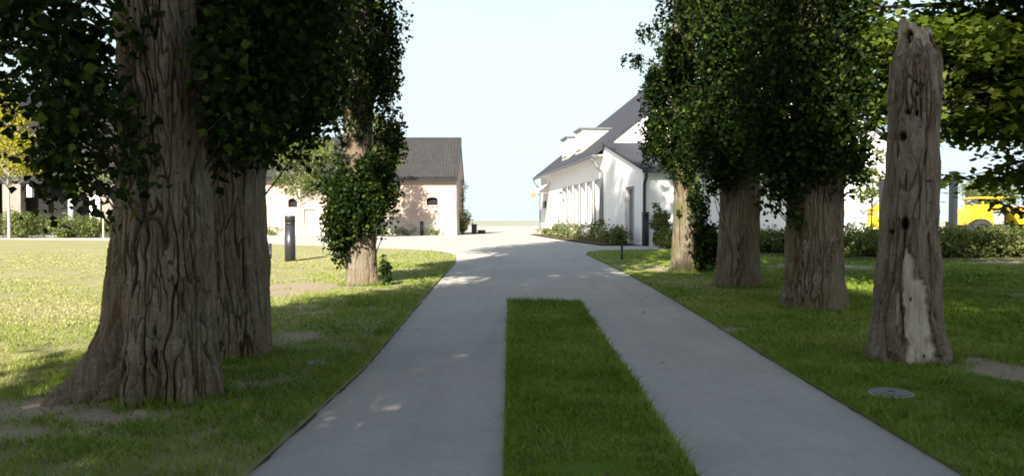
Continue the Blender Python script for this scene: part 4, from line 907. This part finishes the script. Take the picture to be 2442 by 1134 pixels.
# dark crate and pale post at the end of the yard
q = P(1131, 557); o = empty('litter_bin', q, 0, 'small dark bin at the far end of the yard beside the barn', 'bin')
MB().box(-.22, .22, -.22, .22, 0, .75).build('body', M['graphite'], o, .03); MB().box(-.25, .25, -.25, .25, .752, .82).build('lid', M['black_metal'], o, .02); MB().box(.3, .95, -.2, .2, 0, .32).build('tray', M['black_metal'], o, .02)
# covers set in the grass
def cover(px, py, d, label):
    p = P(px, py); z = p.z + .045
    o = empty('inspection_cover', (p.x, p.y, z), .3, label, 'cover', 'covers set in the grass')
    MB().lathe([(d / 2, -.06), (d / 2, .0), (d / 2 - .012, .008)], 28).build('frame_ring', M['galv'], o); MB().lathe([(d / 2 - .02, .004), (d / 2 - .022, .018)], 28).build('lid', M['cast_iron'], o)
    MB().box(-.03, .03, -.008, .008, .0185, .024).build('lifting_slot', M['black_metal'], o)
cover(2125, 949, .38, 'round grey cover in the grass in front of the dead trunk')
cover(755, 878, .30, 'round grey cover in the dark grass right of the left trunks')

# ------------------------------------------------------------------ small trees and shrubs
def small_tree(name, p, H, r_, vols, mat, stem, label, cat='tree', shape=0, seed=1, group=None, leafs=.1):
    o = empty(name, p, 0, label, cat, group)
    rr = np.random.default_rng(seed); mb = MB(); mb.tube([(0, 0, -.1), (rr.normal(0, .03), 0, H * .4), (rr.normal(0, .06), 0, H * .7), (0, 0, H * .95)], [r_, r_ * .8, r_ * .5, .01], 8)
    mb.build('trunk', M[stem], o)
    c, s, k, t = clumps(vols, seed); b2 = MB()
    for q in k:
        b2.tube([(0, 0, max(.2, min(q[2] - .3, H * .85) * .8)), Vector(q)], [r_ * .3, .006], 4, False)
    b2.build('branches', M[stem], o)
    leaf_mesh('crown', c, s, M[mat], o, .2, shape, seed, t); return o
p = at(22, 556, 50.5); p.z = GZ
small_tree('young_tree', p, 10.0, .09, [(0, 0, 9.2, .55, .55, .9, 14, .4, 60, .12), (.1, 0, 7.6, 1.1, 1.1, 1.0, 34, .5, 80, .12), (.3, 0, 5.9, 1.75, 1.6, .9, 60, .55, 80, .12), (.4, 0, 4.6, 2.0, 1.7, .6, 46, .5, 70, .12)], 'yellow_leaf', 'pale_stem',
           'bright yellow-green young tree with pale thin stem at the far left', seed=31)
p = at(246, 556, 51); p.z = GZ
small_tree('young_tree', p, 4.9, .06, [(-.3, 0, 4.0, 1.2, 1.0, .8, 26, .45, 50, .11), (-1.9, 0, 4.2, 1.3, 1.0, 1.2, 30, .5, 50, .12)], 'pale_leaf', 'pale_stem', 'pale young tree seen just left of the massive trunk', seed=32)
p = at(715, 560, 51.5); p.z = GZ
small_tree('young_tree', p, 8.8, .10, [(0, 0, 7.6, 1.1, 1.1, 1.1, 36, .5, 70, .14), (.1, 0, 5.4, 2.3, 1.8, 1.5, 110, .6, 76, .14), (.5, 0, 3.5, 1.9, 1.4, .8, 50, .5, 60, .14)], 'pale_leaf', 'pale_stem', 'pale sunlit tree before the barn, left of the leaf-wrapped poplar', seed=33)
p = at(893, 560, 55); p.z = GZ
small_tree('young_tree', p, 8.8, .10, [(0, 0, 7.6, 1.0, 1.0, 1.0, 24, .5, 60, .13), (0, 0, 5.4, 1.7, 1.5, 1.5, 76, .6, 70, .14), (.2, 0, 3.2, 1.6, 1.4, 1.0, 44, .5, 56, .14), (.3, 0, 1.8, 1.0, 1.0, .6, 14, .45, 40, .13)], 'pale_leaf', 'pale_stem',
           'pale sunlit tree before the barn, right of the leaf-wrapped poplar', seed=34)
p = at(1103, 558, 66); p.z = GZ
small_tree('sapling', p, 5.0, .03, [(.1, 0, 4.0, .35, .3, .7, 8, .3, 14, .10), (0, 0, 2.8, .45, .4, .7, 10, .3, 18, .10)], 'shrub_leaf', 'twig', 'thin sparse sapling at the corner of the barn', seed=35)
p = at(2080, 560, 33); p.z = GZ
small_tree('sapling', p, 3.9, .04, [(0, 0, 3.0, .9, .7, .35, 14, .3, 24, .11), (.1, 0, 2.3, 1.0, .7, .35, 14, .3, 24, .11), (.4, 0, 3.7, .7, .6, .4, 8, .3, 20, .11)], 'shrub_leaf', 'twig', 'sparse young tree behind the shrubs left of the dead trunk', seed=36, shape=1)
p = at(2342, 560, 60); p.z = GZ
small_tree('far_tree', p, 5.0, .1, [(0, 0, 3.2, 1.9, 1.5, 1.4, 40, .55, 60, .16), (1.2, 0, 3.2, 1.5, 1.3, 1.2, 26, .55, 50, .16)], 'shrub_leaf', 'twig', 'rounded green tree beyond the yellow machines', seed=37)

ORD = ['first', 'second', 'third', 'fourth', 'fifth', 'sixth', 'seventh', 'eighth', 'ninth', 'tenth', 'eleventh', 'twelfth', 'thirteenth', 'fourteenth']
def shrub(p, w, h, mat, label, group, seed, ls=.1, shape=0, n=16, per=70, name='shrub', stems=7, flowers=0, sm='twig'):
    o = empty(name, p, 0, label, 'shrub', group); rr = np.random.default_rng(seed)
    c, s, k, t = clumps([(0, 0, h * .55, w / 2, w / 2.4, h * .40, n, min(h * .34, w * .42), per, ls), (0, 0, h * .22, w / 2.1, w / 2.4, h * .16, n // 2, min(h * .25, w * .3), per, ls)], seed)
    c[:, 2] = np.maximum(c[:, 2], .03)
    mb = MB()
    for i in range(stems): mb.tube([(rr.normal(0, w * .06), rr.normal(0, w * .06), -.03), Vector(k[i % len(k)])], [.015, .006], 4, False)
    mb.build('stems', M[sm], o); leaf_mesh('foliage', c, s, M[mat], o, .0, shape, seed, t)
    if flowers:
        q = k[rr.integers(0, len(k), flowers)] + rr.normal(size=(flowers, 3)) * h * .14; q[:, 2] += h * .14
        q = np.repeat(q, 5, axis=0) + rr.normal(size=(flowers * 5, 3)) * .035
        leaf_mesh('flowers', q, np.full(len(q), .12), M['flower'], o, 0, 0, seed + 1)
    return o
# row of shrubs at the right
i = 0
ROW = [(1600, 594, .9, 1.2, 'shrub_leaf'), (1838, 606, 1.0, 1.7, 'shrub_leaf'), (1690, 600, .8, 1.4, 'shrub_leaf'), (2022, 616, 1.15, 1.9, 'shrub_leaf'), (2085, 614, 1.2, 1.9, 'shrub_leaf'), (2130, 612, 1.1, 1.7, 'shrub_leaf'), (2215, 616, 1.1, 1.7, 'shrub_leaf'), (2275, 618, 1.25, 1.9, 'shrub_leaf'),
                     (2335, 617, 1.15, 1.9, 'shrub_leaf'), (2395, 617, 1.1, 1.9, 'shrub_leaf'), (2450, 618, 1.1, 1.9, 'shrub_leaf'), (1890, 607, 1.0, 1.6, 'shrub_leaf'), (1960, 611, 1.0, 1.8, 'shrub_leaf'), (1770, 603, .9, 1.7, 'shrub_leaf')]
for px, yb, h, w, m_ in sorted(ROW):
    i += 1
    q = P(px, yb); shrub(q, w, h * .9, m_, ORD[i - 1] + ' shrub from the left in the row beyond the right lawn', 'shrubs along the right lawn', 100 + i, .075, 0, 26, 95)
bed_r = [(q.x, q.y) for q in (P(1590, 601), P(1830, 611), P(2010, 624), P(2480, 627))]
poly = bed_r + [(x + .9, y + 2.6) for (x, y) in bed_r[::-1]]
sheet('shrub_bed', poly, .075, M['soil'], 1.0, 2.0)
# hedge at the left building
for i, px in enumerate([-40, 8, 52, 98, 150, 190, 232, 268]):
    q = at(px, 560, 52.5 + .3 * (i % 2)); q.z = GZ; shrub(q, 1.9, 1.75 if px < 120 else 1.45, 'pale_leaf' if i % 3 else 'shrub_leaf', ORD[i] + ' shrub from the left in the hedge before the black building', 'hedge before the black building', 130 + i, .13, 2 if i % 2 else 0, 22, 60)
# planting along the barn and at its corner
for i, (px, w, h, m_) in enumerate(sorted([(655, 1.8, .7, 'pale_leaf'), (640, 1.2, 1.1, 'pale_leaf'), (905, 2.0, .7, 'shrub_leaf'), (945, 2.0, .8, 'pale_leaf'), (972, 1.6, .9, 'shrub_leaf'), (1025, 1.2, .8, 'pale_leaf'), (1042, 1.0, .5, 'pale_leaf')])):
    q = at(px, 560, bY - .9); q.z = GZ; shrub(q, w, h, m_, ORD[i] + ' low plant from the left at the foot of the pink barn wall', 'plants along the barn wall', 150 + i, .11, 2, 10, 44)
q = at(1103, 560, 65.5); q.z = GZ; shrub(q, 1.0, 2.2, 'bed_leaf', 'upright yellow-green bush at the right corner of the barn', None, 160, .12, 0, 16, 70)
# flower bed along the white house
bedpts = [(fx_at(px), off) for px, off in [(1300, 1.0), (1340, 1.1), (1440, 1.2), (1500, 1.2), (1530, 1.0)]]
seedi = 0
for px, off, w, h, m_, fl in [(1318, .9, 1.2, .8, 'bed_leaf', 5), (1332, .8, 1.2, .7, 'bed_leaf', 6), (1346, 1.0, 1.3, .9, 'shrub_leaf', 2), (1360, .9, 1.1, .8, 'bed_leaf', 6), (1376, 1.0, 1.3, 1.35, 'shrub_leaf', 1), (1392, 1.0, 1.3, 1.5, 'shrub_leaf', 2), (1408, .9, 1.2, 1.0, 'bed_leaf', 6),
                          (1424, 1.0, 1.2, 1.0, 'bed_leaf', 6), (1438, 1.0, 1.1, 1.2, 'bed_leaf', 8), (1452, 1.1, 1.0, .9, 'bed_leaf', 4), (1474, .9, .8, 1.6, 'shrub_leaf', 1), (1490, 1.0, .9, .8, 'bed_leaf', 3), (1508, .9, .9, 1.2, 'shrub_leaf', 3), (1522, .8, .7, .9, 'shrub_leaf', 1)]:
    seedi += 1; q = hloc(fx_at(px), off, 0)
    shrub(q, w * 1.1, h * .8, 'pale_leaf' if m_ == 'shrub_leaf' and px < 1470 else m_, ORD[seedi - 1] + (' bed plant from the left along the white facade, ' + ('dotted with white flowers' if fl > 2 else 'mostly green')), 'bed plants along the white facade', 170 + seedi, .10, 2 if m_ == 'bed_leaf' else 0, 12, 44, 'bed_plant', 5, fl)
pb = [hloc(fx_at(1300), .05, 0), hloc(fx_at(1300), 1.5, 0), hloc(fx_at(1420), 1.9, 0), hloc(.3, 1.8, 0), hloc(.1, .05, 0)]
sheet('flower_bed', [(q.x, q.y) for q in pb], .05, M['soil'], 1.0, 2.0)
# clipped box columns at the annex
for px, h in [(1566, 2.0), (1586, 1.85)]:
    q = at(px, 560, A.y - 1.0); q.z = GZ; shrub(q, .42, h, 'shrub_leaf', 'narrow upright hedge column by the annex, ' + ('the left one' if px == 1566 else 'the right one'), 'hedge columns by the annex', 200 + px, .075, 0, 24, 70)

# ------------------------------------------------------------------ yellow machines behind the shrubs
def wheel(x, y, r_, w, parent):
    o = MB(); n = 20
    pr_ = [(r_ * .55, -w / 2), (r_ * .93, -w / 2), (r_, -w * .35), (r_, w * .35), (r_ * .93, w / 2), (r_ * .55, w / 2)]
    base = [];
    for k in range(n):
        a = 2 * PI * k / n; base += [(x + q[0] * math.cos(a), y + q[1], r_ + q[0] * math.sin(a)) for q in pr_]
    m6 = len(pr_); o.add(base, [(k * m6 + j, k * m6 + j + 1, ((k + 1) % n) * m6 + j + 1, ((k + 1) % n) * m6 + j) for k in range(n) for j in range(m6 - 1)])
    t = o.build('tyre', M['rubber'], parent, 0, True)
    MB().tube([(x, y - w * .3, r_), (x, y + w * .3, r_)], r_ * .55, 16).build('rim', M['graphite'], t)
mY = 41.0
q = at(2292, 560, mY); q.z = GZ
dm = empty('dump_truck', q, 0, 'yellow dump truck with large tipping body behind the right shrubs', 'dump truck')
zt2 = at(0, 506, mY).z - GZ; sc = mY / F
bx = lambda px: (px - 2292) * sc
# tipping body: trapezoid skip
MB().prism([(bx(2378), zt2), (bx(2470), zt2 + .1), (bx(2462), 1.0), (bx(2396), .95)], -1.2, 1.2, 'y').build('tipping_body', M['yellow'], dm, .03)
MB().box(bx(2366), bx(2474), -1.28, 1.28, zt2 + .11, zt2 + .28).build('top_rail', M['orange'], dm, .02)
for px in (2400, 2430): MB().box(bx(px), bx(px + 5), -1.27, -1.202, 1.05, zt2 + .1).build('rib', M['yellow'], dm)
MB().prism([(bx(2420), 1.1), (bx(2460), 1.15), (bx(2458), 1.75), (bx(2436), 1.7)], -1.262, -1.204, 'y').build('side_panel', M['orange'], dm)
MB().box(bx(2300), bx(2470), -.5, .5, .62, .93).build('chassis', M['graphite'], dm, .02)
MB().prism([(bx(2290), .9), (bx(2290), 1.55), (bx(2306), 1.75), (bx(2340), 1.75), (bx(2345), .9)], -.9, .9, 'y').build('bonnet', M['yellow'], dm, .03)
MB().box(bx(2342), bx(2370), -.85, .85, .95, 1.5).build('engine_cover', M['galv'], dm, .03)
MB().box(bx(2318), bx(2366), -.8, .8, 1.76, 1.95).build('cab_floor', M['yellow'], dm, .03)
for px in (2322, 2360):
    for y in (-.75, .75): MB().tube([(bx(px), y, 1.95), (bx(px), y, 2.25)], .035, 6).build('cab_post', M['yellow'], dm)
MB().box(bx(2312), bx(2372), -.85, .85, 2.25, 2.33).build('cab_roof', M['yellow'], dm, .02)
for px in (2310, 2445):
    for y in (-1.0, 1.0): wheel(bx(px), y, .62, .45, dm)
q = at(2070, 560, mY); q.z = GZ
ex = empty('excavator', q, 0, 'small yellow excavator seen between the thick poplar and the dead trunk', 'excavator')
ez = at(0, 496, mY).z - GZ; bx = lambda px: (px - 2070) * sc
MB().box(bx(2040), bx(2112), -.7, .7, .72, 1.35).build('house', M['yellow'], ex, .05)
MB().box(bx(2041), bx(2073), -.55, .55, 1.352, ez - .08).build('cab', M['orange'], ex, .04)
MB().box(bx(2045), bx(2069), -.57, -.555, 1.5, ez - .35).build('cab_window', M['glass'], ex); MB().box(bx(2039), bx(2075), -.6, .6, ez - .078, ez).build('cab_roof', M['yellow'], ex, .02)
MB().prism([(bx(2078), 1.36), (bx(2086), 2.0), (bx(2112), 1.7), (bx(2140), .9), (bx(2134), .8), (bx(2108), 1.45), (bx(2092), 1.7), (bx(2088), 1.36)], -.15, .15, 'y').build('boom', M['yellow'], ex, .02)
for y in (-.75, .75):
    MB().prism([(bx(2036), .35), (bx(2042), .02), (bx(2108), .02), (bx(2114), .35), (bx(2108), .68), (bx(2042), .68)], y - .2, y + .2, 'y').build('track', M['rubber'], ex, .04)

# ------------------------------------------------------------------ fallen leaves on the drive and verges
n = 700; x = rng.uniform(-7, 7, n); y = rng.uniform(4.3, 26, n)
k = (rng.uniform(0, 1, n) < .25 + .75 * np.clip(perlin(x * .6, y * .6, 3.3) + .2, 0, 1)) & (np.abs(x) < .7 * y + 1)
ed = np.minimum(edge_dist(LAWN_L, x, y), edge_dist(LAWN_R, x, y)); k &= (rng.uniform(0, 1, n) < np.where(ed < .35, 1, .35)); x, y = x[k], y[k]
on = in_poly(LAWN_L, x, y) | in_poly(LAWN_R, x, y) | in_poly(STRIP, x, y)
C = np.column_stack([x, y, gz(y) + np.where(on, .075, .014)])
M['litter'] = leaf_mat('fallen_leaf', (.05, .035, .018), (.13, .09, .04), (.34, .27, .10), .1)
tag(leaf_mesh('fallen_leaves', C, np.full(len(C), .05), M['litter'], None, 0, 0, 91, None, .93), 'dry fallen poplar leaves scattered over the drive and verges', 'leaves', kind='stuff')

# ------------------------------------------------------------------ longer grass left standing round the trunk feet
pts_ = []
for o in [q for q in COL.objects if q.type == 'EMPTY' and q.name.split('.')[0] in ('poplar_tree', 'dead_tree') and q.location.y > 3]:
    tr_ = [c for c in o.children if c.name.startswith('trunk')][0]
    co = np.empty(len(tr_.data.vertices) * 3, np.float32); tr_.data.vertices.foreach_get('co', co); co = co.reshape(-1, 3); ft = co[(co[:, 2] > .0) & (co[:, 2] < .06)]
    ft = ft[rng.integers(0, len(ft), 1300)]; k = rng.uniform(0, 1, len(ft)) < np.clip(.45 + 1.2 * perlin(ft[:, 0] * 3, ft[:, 1] * 3, o.location.y), .05, 1); ft = ft[k]
    rad = 1 + np.abs(rng.normal(0, .12, len(ft))); pts_.append(np.column_stack([o.location.x + ft[:, 0] * rad, o.location.y + ft[:, 1] * rad]))
xy = np.vstack(pts_); n = len(xy); hh = rng.uniform(.06, .17, n); an = rng.uniform(0, 2 * PI, n); la = rng.uniform(0, 2 * PI, n); ln = rng.uniform(.2, .7, n) * hh; w = .006
z = gz(xy[:, 1]) + .025; bx_, by_ = np.cos(an) * w, np.sin(an) * w
v = np.empty((n, 3, 3)); v[:, 0] = np.column_stack([xy[:, 0] - bx_, xy[:, 1] - by_, z]); v[:, 1] = np.column_stack([xy[:, 0] + bx_, xy[:, 1] + by_, z]); v[:, 2] = np.column_stack([xy[:, 0] + np.cos(la) * ln, xy[:, 1] + np.sin(la) * ln, z + hh])
tag(np_mesh('grass_tufts', v.reshape(-1, 3), np.arange(n * 3).reshape(-1, 3), M['blade'], attrs={'rnd': np.repeat(np.clip(rng.normal(.35, .2, n), 0, 1), 3)}), 'longer grass blades standing round the feet of the trunks', 'grass', kind='stuff')
